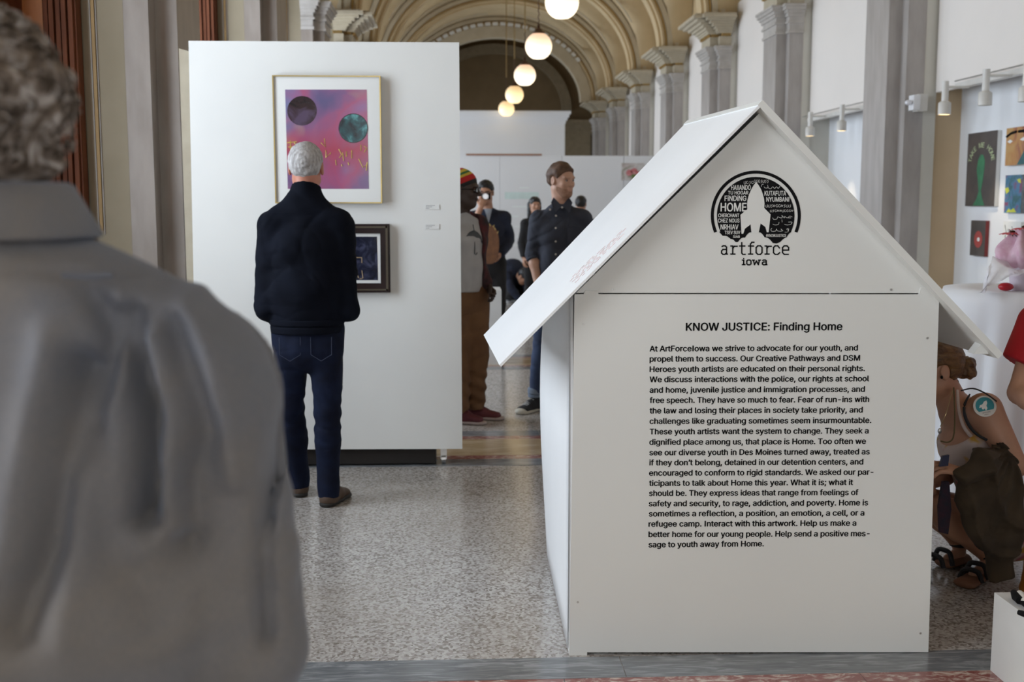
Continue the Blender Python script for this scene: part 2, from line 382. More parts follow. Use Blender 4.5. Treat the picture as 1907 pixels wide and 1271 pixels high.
# end of the gallery
we = sempty('wall_end', (XC, 37, 0))
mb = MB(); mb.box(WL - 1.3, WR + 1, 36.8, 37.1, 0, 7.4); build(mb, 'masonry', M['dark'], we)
mb = MB(); mb.box(2.95, WR + .2, 36.2, 36.8, 0, 3.65); build(mb, 'end_pilaster', M['endst'], we)
mb = MB()
for e, z0, z1 in ((.04, 3.65, 3.72), (.08, 3.72, 3.86), (.16, 3.86, 3.98), (.22, 3.98, 4.08)): mb.box(2.95 - e, WR + .3, 36.2 - e, 36.8, z0, z1)
build(mb, 'end_cornice', M['endst'], we)
mb = MB(); arch_band(mb, 36.6, 36.8, 2.15, 2.45, 1.75, 2.05); build(mb, 'blind_arch', M['endst'], we, True)

# ------------------------------------------------------------------ house-shaped kiosk
HA = math.radians(-1.883); HL = (.365, 3.628, 0)
house = thing('house_kiosk', 'white painted house-shaped display with pitched roof and printed front text', 'display', HL, HA)
HU = np.array([math.cos(HA), math.sin(HA), 0]); HV = np.array([-math.sin(HA), math.cos(HA), 0]); HO = np.array(HL)
def hw(u, v, z): return HO + HU * u + HV * v + np.array([0, 0, z])
def hon(px, py, v=0):
    d = ray(px, py); t = ((HO - EYE) @ HV + v) / (d @ HV); q = EYE + d * t - HO; return q @ HU, q[2]
def hslab(mb, uz, v0, v1): mb.slab([hw(u, v0, z) for u, z in uz], HV * (v1 - v0)); return mb
fp = build(hslab(MB(), [(0, .012), (1.204, .005), (1.186, 1.207), (.01, 1.209)], 0, .012), 'front_panel', M['house'], house)
for (a, b, c, d) in ((1090, 1112, 542, 549), (1715, 1742, 536, 550)):
    u0, zt = hon(a, c); u1, zb = hon(b, d); build(hslab(MB(), [(u0 - .006, zb), (u1 + .006, zb), (u1, zt), (u0, zt)], -.001, .012), 'locking_tab', M['house'], fp)
u0, z0 = hon(1062, 1222); build(hslab(MB(), [(0, 0), (.06, 0), (.06, .014), (0, .014)], .001, .05), 'foot_block', M['house'], fp)
for px, py in ((1086, 604), (1076, 1122), (1714, 1180), (1727, 630)):
    u, z = hon(px, py); c = hw(u, -.0012, z); mb = MB(); mb.lathe([(.004, 0), (.003, .0016)], (c[0], c[1], c[2]), 10, 'y'); build(mb, 'screw', M['metal'], fp)
gp = build(hslab(MB(), [(.015, 1.213), (1.17, 1.211), (.6, 1.79)], .004, .016), 'gable_panel', M['house'], house)
for px, py in ((1141, 540), (1660, 540)):
    u, z = hon(px, py); c = hw(u, .002, z); mb = MB(); mb.lathe([(.004, 0), (.003, .0016)], (c[0], c[1], c[2]), 10, 'y'); build(mb, 'screw', M['metal'], gp)
# left side sheet, slightly bowed
vs = []; fs = []; nv, nz = 14, 12
for i in range(nv + 1):
    for j in range(nz + 1):
        v = .040 + 1.06 * i / nv; z = .004 + 1.20 * j / nz
        u = -.003 - .022 * i / nv - .045 * math.sin(PI * min(1, j / nz)) * math.sin(PI * i / nv * .5) * (.35 + .65 * j / nz)
        for du in (0, .012): vs.append(hw(u + du, v, z))
def ix(i, j, k): return (i * (nz + 1) + j) * 2 + k
for i in range(nv):
    for j in range(nz):
        fs.append((ix(i, j, 0), ix(i, j + 1, 0), ix(i + 1, j + 1, 0), ix(i + 1, j, 0))); fs.append((ix(i, j, 1), ix(i + 1, j, 1), ix(i + 1, j + 1, 1), ix(i, j + 1, 1)))
for i in range(nv):
    for j in (0, nz): fs.append((ix(i, j, 0), ix(i + 1, j, 0), ix(i + 1, j, 1), ix(i, j, 1)))
for j in range(nz):
    for i in (0, nv): fs.append((ix(i, j, 0), ix(i, j + 1, 0), ix(i, j + 1, 1), ix(i, j, 1)))
put('side_panel', vs, fs, M['house_out'], house, 'all')
build(MB().slab([hw(1.172, .02, .01), hw(1.184, .02, .01), hw(1.172, .02, 1.2), hw(1.160, .02, 1.2)], HV * 1.08), 'side_panel', M['house_out'], house)
build(hslab(MB(), [(.02, .01), (1.17, .01), (1.15, 1.2), (0, 1.2)], 1.088, 1.10), 'back_panel', M['house_out'], house)
build(hslab(MB(), [(.0, 1.21), (1.17, 1.21), (.58, 1.79)], 1.04, 1.05), 'gable_panel', M['house_out'], house)
def roofslab(name, a, b, c, d, th, mk):
    a, b, c, d = [np.array(q) for q in (a, b, c, d)]; n = np.cross(b - a, d - a); n /= np.linalg.norm(n)
    if n[2] > 0: n = -n
    return build(MB().slab([a, b, c, d], n * th), name, M[mk], house)
ap_f, ap_b = hw(.583, -.07, 1.812), hw(.545, 1.10, 1.832)
l_f, l_b = hw(-.232, -.07, .990), hw(-.293, 1.10, .950)
r_f, r_b = hw(1.372, -.07, 1.022), hw(1.50, 1.10, .975)
rl = roofslab('roof_panel', l_f, ap_f, ap_b, l_b, .008, 'house_out')
ap_f2 = ap_f + np.array([.0, 0, .004]); ap_b2 = ap_b + np.array([.0, 0, .004])
rr = roofslab('roof_panel', ap_f2, r_f, r_b, ap_b2, .022, 'house')
e0 = r_f * .97 + ap_f * .03 + HV * .05 - np.array([0, 0, .03])
build(MB().slab([e0 + HU * -.05, e0 + HU * .0, e0 + HU * -.025 + np.array([0, 0, .035])], HV * .05), 'eave_cleat', M['house'], house)
# faint pink hand-written lines on the left roof sheet
M['pinkink'] = mat('faded_pink_ink', (.80, .62, .62), .6)
mb = MB(); ud = (ap_f - l_f) / np.linalg.norm(ap_f - l_f); vd = (l_b - l_f) / np.linalg.norm(l_b - l_f); nn = np.cross(ud, vd); nn = nn if nn[2] > 0 else -nn
for r in range(6):
    s = .36 + .018 * (r % 2); v = .12 + r * .035
    while s < .58 - .02 * r * (r > 3):
        w = R_.uniform(.012, .04); pts = [l_f + ud * (s + w * t / 4) + vd * (v + R_.uniform(-.005, .005)) + nn * .0012 for t in range(5)]; mb.tube(pts, .0011, 3); s += w + .01
tag(build(mb, 'handwriting', M['pinkink'], rl), kind='stuff')
# lettering
import os
try: FONT = bpy.data.fonts.load(os.path.join(bpy.utils.system_resource('DATAFILES'), 'fonts', 'Inter.woff2'))   # Blender's own interface typeface
except Exception: FONT = None
from mathutils.geometry import delaunay_2d_cdt  # tessellate_polygon
CAPH = [.727]
def text_mesh(body, size=1, off=0.0, align='LEFT', seg=4):
    """glyph outlines -> polygons, every outer contour tessellated with the holes inside it"""
    cu = bpy.data.curves.new('tmp', 'FONT'); cu.body = body.replace('I', '|')     # this face's I has slab serifs, the print's has none: a bar cut to cap height
    if FONT: cu.font = FONT
    cu.size = 1; o = bpy.data.objects.new('tmp', cu); COL.objects.link(o); bpy.context.view_layer.update()
    c2 = o.to_curve(bpy.context.evaluated_depsgraph_get()); polys = []
    for sp in c2.splines:
        bp = sp.bezier_points; n = len(bp); pl = []
        for i in range(n):
            p0, p1, p2, p3 = bp[i].co, bp[i].handle_right, bp[(i + 1) % n].handle_left, bp[(i + 1) % n].co
            straight = (p1 - p0).cross(p3 - p0).length < 1e-6 and (p2 - p0).cross(p3 - p0).length < 1e-6
            for k in range(1 if straight else seg):
                t = k / seg; q = p0 * (1 - t) ** 3 + p1 * 3 * t * (1 - t) ** 2 + p2 * 3 * t * t * (1 - t) + p3 * t ** 3
                if not pl or (q - pl[-1]).length > 1e-5: pl.append(q.copy())
        if len(pl) == 4 and max(q.y for q in pl) - min(q.y for q in pl) > 1.15 * CAPH[0] and max(q.x for q in pl) - min(q.x for q in pl) < .2 * CAPH[0]:
            mx_ = sum(q.x for q in pl) / 4
            for q in pl: q.y = min(max(q.y, 0), CAPH[0]); q.x = mx_ + (q.x - mx_) * 1.45
        if len(pl) > 2: polys.append(pl)
    o.to_curve_clear(); bpy.data.objects.remove(o); bpy.data.curves.remove(cu)
    ar = lambda p: sum(p[i].x * p[(i + 1) % len(p)].y - p[(i + 1) % len(p)].x * p[i].y for i in range(len(p))) / 2
    A = [ar(p) for p in polys]; sg = math.copysign(1, max(A, key=abs)) if A else 1
    def inside(q, p):
        c = False
        for i in range(len(p)):
            a, d = p[i], p[i - 1]
            if (a.y > q.y) != (d.y > q.y) and q.x < (d.x - a.x) * (q.y - a.y) / (d.y - a.y) + a.x: c = not c
        return c
    outs = [i for i in range(len(polys)) if A[i] * sg > 0]; holes = {i: [] for i in outs}
    for h in range(len(polys)):
        if A[h] * sg > 0: continue
        cand = [i for i in outs if all(inside(q, polys[i]) for q in polys[h][::3])]
        if cand: holes[min(cand, key=lambda i: abs(A[i]))].append(h)
    vs = []; fs = []
    for i in outs:
        loops = [polys[i]] + [polys[h] for h in holes[i]]; k = len(vs); flat = [q for l in loops for q in l]
        ed = []; n0 = 0
        for l in loops: ed += [(n0 + j, n0 + (j + 1) % len(l)) for j in range(len(l))]; n0 += len(l)
        V2, _, T2, *_ = delaunay_2d_cdt([Vector((q.x, q.y)) for q in flat], ed, [], 0, 1e-6)
        if not T2: continue
        V_ = np.array([tuple(v) for v in V2]); T_ = np.array([tuple(t) for t in T2]); Cn = V_[T_].mean(1)
        w_ = np.zeros(len(Cn))
        for l in loops:
            a = np.array([(q.x, q.y) for q in l]); c = np.roll(a, -1, 0); up = (a[None, :, 1] <= Cn[:, None, 1]) & (c[None, :, 1] > Cn[:, None, 1]); dn = (a[None, :, 1] > Cn[:, None, 1]) & (c[None, :, 1] <= Cn[:, None, 1])
            cr = (c[None, :, 0] - a[None, :, 0]) * (Cn[:, None, 1] - a[None, :, 1]) - (Cn[:, None, 0] - a[None, :, 0]) * (c[None, :, 1] - a[None, :, 1])
            w_ += (up & (cr > 0)).sum(1) - (dn & (cr < 0)).sum(1)
        T_ = T_[np.abs(w_) > .5]; vs += [(x, y, 0) for x, y in V_]; fs += [tuple(int(k + j) for j in t) for t in T_]
    return np.array(vs, float).reshape(-1, 3) * size, fs
_h = text_mesh('H')[0][:, 1]; CAPH[0] = float(_h.max())
def house_text(body, x0, x1, base, cap, parent, mk='black', off=.022, v=-.0008, name='text_line', rot=0, baser=None, bw=None):
    co, fs = text_mesh(body, 1, 0)
    if not len(co): return
    bold = off
    capc = text_mesh('H', 1, 0)[0][:, 1]; caph = capc.max() - capc.min()
    u0, z0 = hon(x0, base); u1, z1 = hon(x1, baser if baser else base); _, zc = hon(x0, base - cap)
    mn, mx = co[:, 0].min(), co[:, 0].max()
    sx = (u1 - u0) / (mx - mn); sz = (zc - z0) / caph
    pts = [hw(u0 + (c[0] - mn) * sx, v, z0 + c[1] * sz + (z1 - z0) * (c[0] - mn) / (mx - mn)) for c in co]
    if bold:                                  # heavier weight: three close prints of the same glyphs
        n = len(pts); vv = list(pts); ff = list(fs)
        for q, (dx, dz) in enumerate(((bold, 0), (-bold, 0), (0, bold * .6), (0, -bold * .6))):
            o = HU * dx * sx + np.array([0, 0, dz * sz]) + HV * (.00004 * (q + 1)); k = len(vv); vv += [p + o for p in pts]; ff += [tuple(i + k for i in f) for f in fs]
        pts, fs = vv, ff
    return put(name, pts, fs, M[mk], parent)
LINES = [("At ArtForceIowa we strive to advocate for our youth, and", 1210, 1597, 654.5), ("propel them to success. Our Creative Pathways and DSM", 1210, 1601, 673.5),
 ("Heroes youth artists are educated on their personal rights.", 1210, 1610, 692.8), ("We discuss interactions with the police, our rights at school", 1210, 1618, 711.8),
 ("and home, juvenile justice and immigration processes, and", 1210, 1610, 731.5), ("free speech. They have so much to fear. Fear of run-ins with", 1210, 1618, 750.5),
 ("the law and losing their places in society take priority, and", 1210, 1606, 770), ("challenges like graduating sometimes seem insurmountable.", 1210, 1622, 789.5),
 ("These youth artists want the system to change. They seek a", 1210, 1617, 809), ("dignified place among us, that place is Home. Too often we", 1209.5, 1612, 828.5),
 ("see our diverse youth in Des Moines turned away, treated as", 1209.5, 1619, 848), ("if they don\u2019t belong, detained in our detention centers, and", 1209.5, 1607, 866.8),
 ("encouraged to conform to rigid standards. We asked our par-", 1209, 1626, 886), ("ticipants to talk about Home this year. What it is; what it", 1209, 1588, 905),
 ("should be. They express ideas that range from feelings of", 1209, 1598, 923.8), ("safety and security, to rage, addiction, and poverty. Home is", 1208.5, 1616, 943),
 ("sometimes a reflection, a position, an emotion, a cell, or a", 1208.5, 1609, 962), ("refugee camp. Interact with this artwork. Help us make a", 1208, 1594, 981),
 ("better home for our young people. Help send a positive mes-", 1208, 1619, 1000.5), ("sage to youth away from Home.", 1208, 1422, 1019.5)]
house_text("KNOW JUSTICE: Finding Home", 1277.5, 1568, 616.2, 14.3, fp, off=.024, name='title_line', baser=615.2)
for t, a, b, y in LINES: house_text(t, a, b, y + .4, 10.4, fp, baser=y - 1.4, off=.026)
# round emblem: crop coordinates -> photo pixels
def lg(x, y): return (1290 + x / 6.054, 300 + y / 6.054)
def lpoly(mb, pts, v, th=.0006):
    mb.slab([hw(*(lambda q: (q[0], v, q[1]))(hon(*lg(x, y)))) for x, y in pts], HV * th); return mb
mb = MB(); n = 60
for i in range(n):
    t0, t1 = [math.radians(202.5 - 225 * q / n) for q in (i, i + 1)]
    lpoly(mb, [(714 + 508 * math.cos(t0), 616 - 508 * math.sin(t0)), (714 + 508 * math.cos(t1), 616 - 508 * math.sin(t1)), (714 + 473 * math.cos(t1), 616 - 473 * math.sin(t1)), (714 + 473 * math.cos(t0), 616 - 473 * math.sin(t0))], .0030)
build(mb, 'emblem_ring', M['black'], gp)
disc = [(713 + 438 * math.cos(math.radians(a)), 617 - 438 * math.sin(math.radians(a))) for a in range(-24, 205, 6)]
def bump(a, b, h, n=6):
    out = []; 
    for i in range(n + 1):
        t = i / n; out.append((a[0] + (b[0] - a[0]) * t, a[1] + (b[1] - a[1]) * t - h * math.sin(PI * t)))
    return out
cl = bump((300, 800), (340, 845), 0, 1) + bump((342, 845), (430, 880), 14) + bump((432, 880), (485, 915), 10) + [(510, 915)] + bump((512, 915), (590, 865), 18) + bump((592, 865), (665, 805), 18) + [(745, 805)] + bump((746, 805), (812, 860), 16) + bump((814, 862), (905, 925), 18) + [(945, 932)] + bump((990, 915), (1060, 862), 8) + bump((1062, 860), (1115, 803), 10)
cl = [(713 + 438 * math.cos(math.radians(204)), 617 - 438 * math.sin(math.radians(204)))] + cl
lpoly(mb := MB(), disc + cl, .0030); build(mb, 'emblem_disc', M['black'], gp)
rk = [(718, 238), (690, 272), (660, 325), (635, 385), (620, 440), (615, 490), (618, 545), (540, 608), (552, 822), (572, 822), (590, 765), (655, 715), (665, 812), (745, 812), (768, 705), (822, 745), (838, 805), (858, 805), (880, 603), (808, 530), (812, 480), (806, 425), (793, 375), (773, 320), (745, 272)]
lpoly(mb := MB(), rk, .0022); build(mb, 'emblem_rocket', M['house'], gp)
M['chalk'] = M['house']
def ltext(t, x0, x1, y0, y1, off=.02):
    a, b = lg(x0, y1), lg(x1, y1); house_text(t, a[0], b[0], b[1], (y1 - y0) / 6.054, gp, 'chalk', off, .0021, 'emblem_lettering')
for a in (("HAIIANDO", 435, 655, 272, 325), ("TU HOGAR", 400, 628, 338, 378), ("FiNDiNG", 362, 605, 392, 450), ("HOME", 317, 605, 474, 568), ("CHERCHANT", 290, 525, 594, 634), ("CHEZ NOUS", 288, 528, 650, 694), ("NRHIAV", 316, 515, 716, 772), ("TSEV SUV", 362, 536, 788, 826), ("SIAB", 456, 532, 840, 868),
          ("KUTAFUTA", 812, 1053, 338, 390), ("NYUMBANI", 832, 1088, 408, 458), ("#KNOWJUSTICE", 828, 1054, 826, 856)): ltext(*a)
def stroke(mb, pts, w, v=.0018):
    q = [hw(*(lambda r: (r[0], v, r[1]))(hon(*lg(x, y)))) for x, y in pts]
    mb.tube(smooth_pts(q, 3), w / 2 * .001, 4)
mb = MB()
def squig(x0, x1, y, h, n, seed):
    r = random.Random(seed); x = x0; w = (x1 - x0) / n
    for i in range(n):
        k = r.randint(0, 3); c = (x + w / 2, y)
        if k == 0: pts = [(c[0] + w * .36 * math.cos(a), c[1] + h * .4 * math.sin(a)) for a in [q * .8 for q in range(8)]]
        elif k == 1: pts = [(c[0] - w * .3, c[1] - h * .3), (c[0] - w * .35, c[1] + h * .4), (c[0] + w * .3, c[1] + h * .35), (c[0] + w * .32, c[1] - h * .4)]
        elif k == 2: pts = [(c[0] + w * .3, c[1] - h * .4), (c[0] - w * .2, c[1] - h * .2), (c[0] + w * .2, c[1] + h * .1), (c[0] - w * .3, c[1] + h * .6)]
        else: pts = [(c[0] - w * .35, c[1] + h * .3), (c[0] - w * .2, c[1] - h * .4), (c[0] + w * .1, c[1] + h * .3), (c[0] + w * .35, c[1] - h * .3)]
        stroke(mb, pts, 1.2); x += w
squig(576, 690, 242, 40, 4, 1); squig(690, 862, 228, 36, 7, 2); squig(822, 1110, 506, 36, 10, 3); squig(872, 1138, 562, 30, 10, 4)
AR = [[(985, 285), (965, 310), (945, 290), (925, 312), (905, 290), (880, 315), (850, 300)], [(845, 270), (850, 300), (820, 305), (805, 290)], [(800, 265), (785, 262), (775, 290)],
      [(1125, 632), (1095, 622), (1080, 640), (1110, 642), (1060, 640), (1040, 625), (1035, 645)], [(1030, 640), (1005, 612), (1012, 640), (985, 640), (960, 630), (950, 655), (915, 660), (905, 640)],
      [(1080, 690), (1120, 690), (1112, 712), (1070, 722), (1035, 715)], [(1008, 662), (1010, 692)], [(975, 690), (968, 715), (930, 722), (905, 712)],
      [(1080, 760), (1060, 770), (1080, 780), (1085, 765), (1075, 800), (1040, 803)], [(1020, 790), (995, 765), (1010, 790), (960, 790), (945, 765), (940, 788), (900, 795), (882, 778), (895, 758)]]
for p in AR: stroke(mb, p, 1.5)
tag(build(mb, 'emblem_script', M['chalk'], gp), kind='stuff')
# logotype, drawn with strokes (crop coordinates)
mb = MB()
def sk(pts, w=15):
    for (xa, ya), (xb, yb) in zip(pts, pts[1:]):
        L = math.hypot(xb - xa, yb - ya) or 1; nx, ny = -(yb - ya) / L * w / 2, (xb - xa) / L * w / 2; ex, ey = (xb - xa) / L * w * .42, (yb - ya) / L * w * .42
        lpoly(mb, [(xa - ex + nx, ya - ey + ny), (xb + ex + nx, yb + ey + ny), (xb + ex - nx, yb + ey - ny), (xa - ex - nx, ya - ey - ny)], .0030)
def letter(c, x, y0, y1, w):
    L = lambda *p: [(x + a * w, y0 + b * (y1 - y0)) for a, b in p]
    if c == 'a': sk(L((.15, .08), (.35, 0), (.65, 0), (.85, .15), (.85, .97), (1, .97))); sk(L((.85, .42), (.3, .42), (.08, .6), (.08, .85), (.3, 1), (.6, 1), (.85, .82)))
    if c == 'r': sk(L((0, .02), (.3, .02), (.3, .97))); sk(L((0, .97), (.65, .97))); sk(L((.3, .3), (.55, .05), (1, .05)))
    if c == 't': sk(L((.38, -.38), (.38, .85), (.55, 1), (1, 1))); sk(L((0, .02), (.95, .02)))
    if c == 'f': sk(L((1, -.42), (.6, -.42), (.35, -.2), (.35, .97))); sk(L((0, .02), (.9, .02))); sk(L((0, .97), (.75, .97)))
    if c == 'o': sk(L((.3, 0), (.7, 0), (.95, .2), (.95, .8), (.7, 1), (.3, 1), (.05, .8), (.05, .2), (.3, 0)))
    if c == 'c': sk(L((.95, .25), (.7, 0), (.3, 0), (.05, .2), (.05, .8), (.3, 1), (.7, 1), (1, .8)))
    if c == 'e': sk(L((.05, .5), (.95, .5), (.95, .2), (.7, 0), (.3, 0), (.05, .2), (.05, .8), (.3, 1), (.9, 1)))
    if c == 'i': sk(L((0, .02), (.5, .02), (.5, .97))); sk(L((0, .97), (1, .97))); sk(L((.48, -.3), (.52, -.3)))
    if c == 'w': sk(L((-.02, .02), (.22, .02))); sk(L((.1, .02), (.25, .97), (.5, .2), (.75, .97), (.9, .02))); sk(L((.78, .02), (1.02, .02)))
for c, x, w in (('a', 322, 72), ('r', 432, 72), ('t', 532, 62), ('f', 632, 62), ('o', 714, 74), ('r', 818, 72), ('c', 910, 74), ('e', 1012, 76)): letter(c, x, 958, 1054, w)
for c, x, w in (('i', 562, 30), ('o', 610, 52), ('w', 678, 86), ('a', 784, 56)): letter(c, x, 1118, 1172, w)
build(mb, 'emblem_wordmark', M['black'], gp)

# ------------------------------------------------------------------ display panel on the left with two pictures and labels
YP = 6.40
pan = thing('display_panel', 'tall white movable display panel with two framed pictures, on castors', 'partition', (-.72, YP + .15, 0))
ptl, ptr, pbl, pbr = P(351, 76, YP), P(855, 79, YP), P(367, 838, YP), P(861, 836.5, YP)
build(MB().slab([pbl, pbr, ptr, ptl], (0, .30, 0)), 'panel_body', M['paint'], pan)
build(MB().box(-1.44, -.13, YP + .03, YP + .26, .012, .135), 'base_rail', M['darkbase'], pan)
for x in (-.085,):
    c = MB(); c.lathe([(.03, -.012), (.03, .012)], (x, YP + .07, .030), 14, 'x'); c.box(x - .018, x + .018, YP + .05, YP + .09, .03, .14); build(c, 'castor', M['metal'], pan)
tb = thing('wooden_board', 'narrow tan wooden board standing upright behind left edge of display panel', 'board', (-1.60, 6.72, 0))
a, b = P(333, 90, 6.72), P(372, 103, 6.72)
build(MB().slab([(a[0] - .0, 6.72, 0), (b[0] + .12, 6.72, 0), (b[0] + .12, 6.72, b[2] - .03), (a[0], 6.72, a[2])], (0, .03, 0)), 'board_sheet', M['frieze'], tb)

def face_pt(px, py, Y): return P(px, py, Y)
def framed(name, label, quad, Y, fw, depth, fm, mw, mm, cat='picture', gap=.0):
    tl, tr, br, bl = [P(x, y, Y) for x, y in quad]; c = sum([tl, tr, br, bl]) / 4
    x0, x1, z0, z1 = (tl[0] + bl[0]) / 2, (tr[0] + br[0]) / 2, (bl[2] + br[2]) / 2, (tl[2] + tr[2]) / 2
    t = thing(name, label, cat, (c[0], YP - .001, z0))
    mb = MB(); mb.box(x0, x1, Y, YP - .001, z0, z0 + fw); mb.box(x0, x1, Y, YP - .001, z1 - fw, z1); mb.box(x0, x0 + fw, Y, YP - .001, z0 + fw, z1 - fw); mb.box(x1 - fw, x1, Y, YP - .001, z0 + fw, z1 - fw)
    fr = build(mb, 'frame', fm, t)
    mat_ = build(MB().box(x0 + fw, x1 - fw, Y + depth, YP - .002, z0 + fw, z1 - fw), 'mat_board', mm, t)
    return t, (x0, x1, z0, z1), mat_
def print_mat():
    m, nt, b, tc = newmat('spray_print', .16)
    v = tc.outputs['Object']; sp = nt.nodes.new('ShaderNodeSeparateXYZ'); nt.links.new(tc.outputs['Generated'], sp.inputs[0])
    n1 = noise(nt, v, 2.6, 3, .4); base = ramp(nt, n1, [(.30, (.12, .10, .22)), (.42, (.22, .11, .24)), (.52, (.40, .10, .20)), (.66, (.24, .16, .34))])
    zr = ramp(nt, sp.outputs[2], [(.12, (0, 0, 0)), (.40, (.85, .85, .85)), (.62, (.15, .15, .15)), (.9, (0, 0, 0))])
    c = mixc(nt, zr, base, (.40, .05, .085))
    n2 = noise(nt, v, 3.3, 2, .2); c = mixc(nt, ramp(nt, n2, [(.56, (0, 0, 0)), (.70, (.7, .7, .7))]), c, (.12, .26, .42))
    n3 = noise(nt, v, 4.1, 2, .2); c = mixc(nt, ramp(nt, n3, [(.62, (0, 0, 0)), (.74, (.6, .6, .6))]), c, (.52, .33, .20))
    nt.links.new(c, b.inputs['Base Color']); b.inputs['Coat Weight'].default_value = .5; b.inputs['Coat Roughness'].default_value = .05; return m
M['print'] = print_mat()
M['goldframe'] = mat('thin_gold_frame', (.62, .48, .20), .3, .8)
M['mat'] = mat('white_mat_board', (.80, .80, .77), .6, var=(.79, .79, .765))
pic, (fx0, fx1, fz0, fz1), mtb = framed('framed_print', 'large gold-framed print of two dark planets on pink and red', [(505, 140), (708, 141), (712, 378), (514, 380)], YP - .045, .0065, .010, M['goldframe'], 0, M['mat'])
def onp(px, py, Y): q = P(px, py, Y); return (q[0], q[2])
Yp = YP - .045 + .010
def flatpoly(mb, pts, Y, th=.0008): mb.slab([(x, Y, z) for x, z in pts], (0, th, 0)); return mb
pr = build(flatpoly(MB(), [onp(531, 167, Yp), onp(683, 167, Yp), onp(687, 352, Yp), onp(536, 352, Yp)], Yp - .001), 'print_sheet', M['print'], pic)
def planet_mat(name, a, bb, c, sc):
    m, nt, b, tc = newmat(name, .2); n1 = noise(nt, tc.outputs['Object'], sc, 6, .8)
    nt.links.new(ramp(nt, n1, [(.38, a), (.5, bb), (.62, c)]), b.inputs['Base Color']); return m
M['pl1'] = planet_mat('dark_planet_paint', (.008, .007, .010), (.030, .014, .016), (.085, .055, .10), 9)
M['pl2'] = planet_mat('teal_planet_paint', (.006, .014, .02), (.02, .09, .10), (.14, .42, .42), 11)
for (cx, cy, r, mk) in ((562.5, 206.5, 26, 'pl1'), (658, 239, 26, 'pl2')):
    for rr_, mm_, dy in ((r + 1.6, M['pl1'], .0016), (r, M[mk], .002)):
        pts = [onp(cx + rr_ * math.cos(a * PI / 18), cy + rr_ * math.sin(a * PI / 18), Yp) for a in range(36)]
        build(flatpoly(MB(), pts, Yp - dy, .0006), 'planet_disc', mm_, pr)
M['yel'] = mat('yellow_paint', (.72, .55, .12), .4, var=(.55, .38, .08), scale=40)
mb = MB()
for seg in ([(541, 262), (541, 284)], [(535, 266), (553, 264)], [(537, 274), (545, 274)], [(548, 265), (553, 274)], [(604, 258), (606, 274), (598, 266)], [(607, 280), (607, 294), (612, 288)], [(614, 288), (616, 284)],
            [(631, 278), (636, 288), (632, 294)], [(638, 284), (640, 300)], [(645, 282), (645, 292)], [(672, 270), (672, 281)], [(678, 272), (683, 276), (678, 284)], [(655, 280), (655, 295)], [(668, 296), (676, 312), (684, 306)], [(636, 306), (637, 310)], [(648, 302), (650, 308)], [(625, 298), (626, 308)], [(684, 302), (682, 318)]):
    mb.tube([(q[0], Yp - .0018, q[1]) for q in [onp(x, y, Yp) for x, y in seg]], .0026, 4)
tag(build(mb, 'painted_glyphs', M['yel'], pr), kind='stuff')
M['mahog'] = mat('dark_mahogany_frame', (.022, .009, .008), .4, var=(.012, .005, .005), spec=.3)
pic2, (gx0, gx1, gz0, gz1), mt2 = framed('framed_print', 'smaller black-framed dark print partly hidden behind the man in black', [(588, 417), (725, 418), (727, 545), (590, 546)], YP - .04, .052, .012, M['mahog'], 0, M['mat'])
mb = MB(); e = .012; mb.box(gx0 + .012, gx1 - .012, YP - .046, YP - .040, gz0 + .012, gz0 + .02); mb.box(gx1 - .022, gx1 - .010, YP - .046, YP - .04, gz0 + .012, gz1 - .012); mb.box(gx0 + .01, gx1 - .012, YP - .046, YP - .04, gz1 - .022, gz1 - .012)
build(mb, 'frame_bead', mat('bronze_bead', (.10, .08, .055), .4, .4), pic2)
M['nprint'] = planet_mat('night_print', (.008, .010, .022), (.014, .016, .035), (.05, .055, .10), 14)
Yq = YP - .028; pr2 = build(flatpoly(MB(), [onp(610, 441, Yq), onp(702, 441, Yq), onp(704, 522, Yq), onp(612, 522, Yq)], Yq - .001), 'print_sheet', M['nprint'], pic2)
mb = MB()
for seg in ([(660, 505), (662, 520)], [(664, 508), (668, 518)], [(674, 504), (676, 518), (670, 520)], [(664, 480), (674, 480), (674, 490)], [(655, 512), (658, 521)]): mb.tube([(q[0], Yq - .0018, q[1]) for q in [onp(x, y, Yq) for x, y in seg]], .003, 4)
tag(build(mb, 'painted_glyphs', mat('ochre_paint', (.42, .30, .18), .4), pr2), kind='stuff')
for (px, py, lab) in ((804, 385, 'small white caption card beside the gold-framed print, upper of two'), (804, 422, 'small white caption card beside the black-framed print, lower of two')):
    a, b = P(px - 13, py - 4.5, YP), P(px + 14, py + 5, YP)
    c = tag(build(MB().box(a[0], b[0], YP - .004, YP - .0005, b[2], a[2]), 'caption_card', M['mat']), lab, 'label', 'caption cards on the display panel')
    mb = MB()
    for i in range(3):
        w = (.05, .035, .02)[i]; mb.box(a[0] + .006, a[0] + .006 + w, YP - .0046, YP - .004, a[2] - .008 - i * .008, a[2] - .0055 - i * .008)
    tag(build(mb, 'caption_text', mat('grey_ink', (.35, .35, .36), .6), c), kind='stuff')

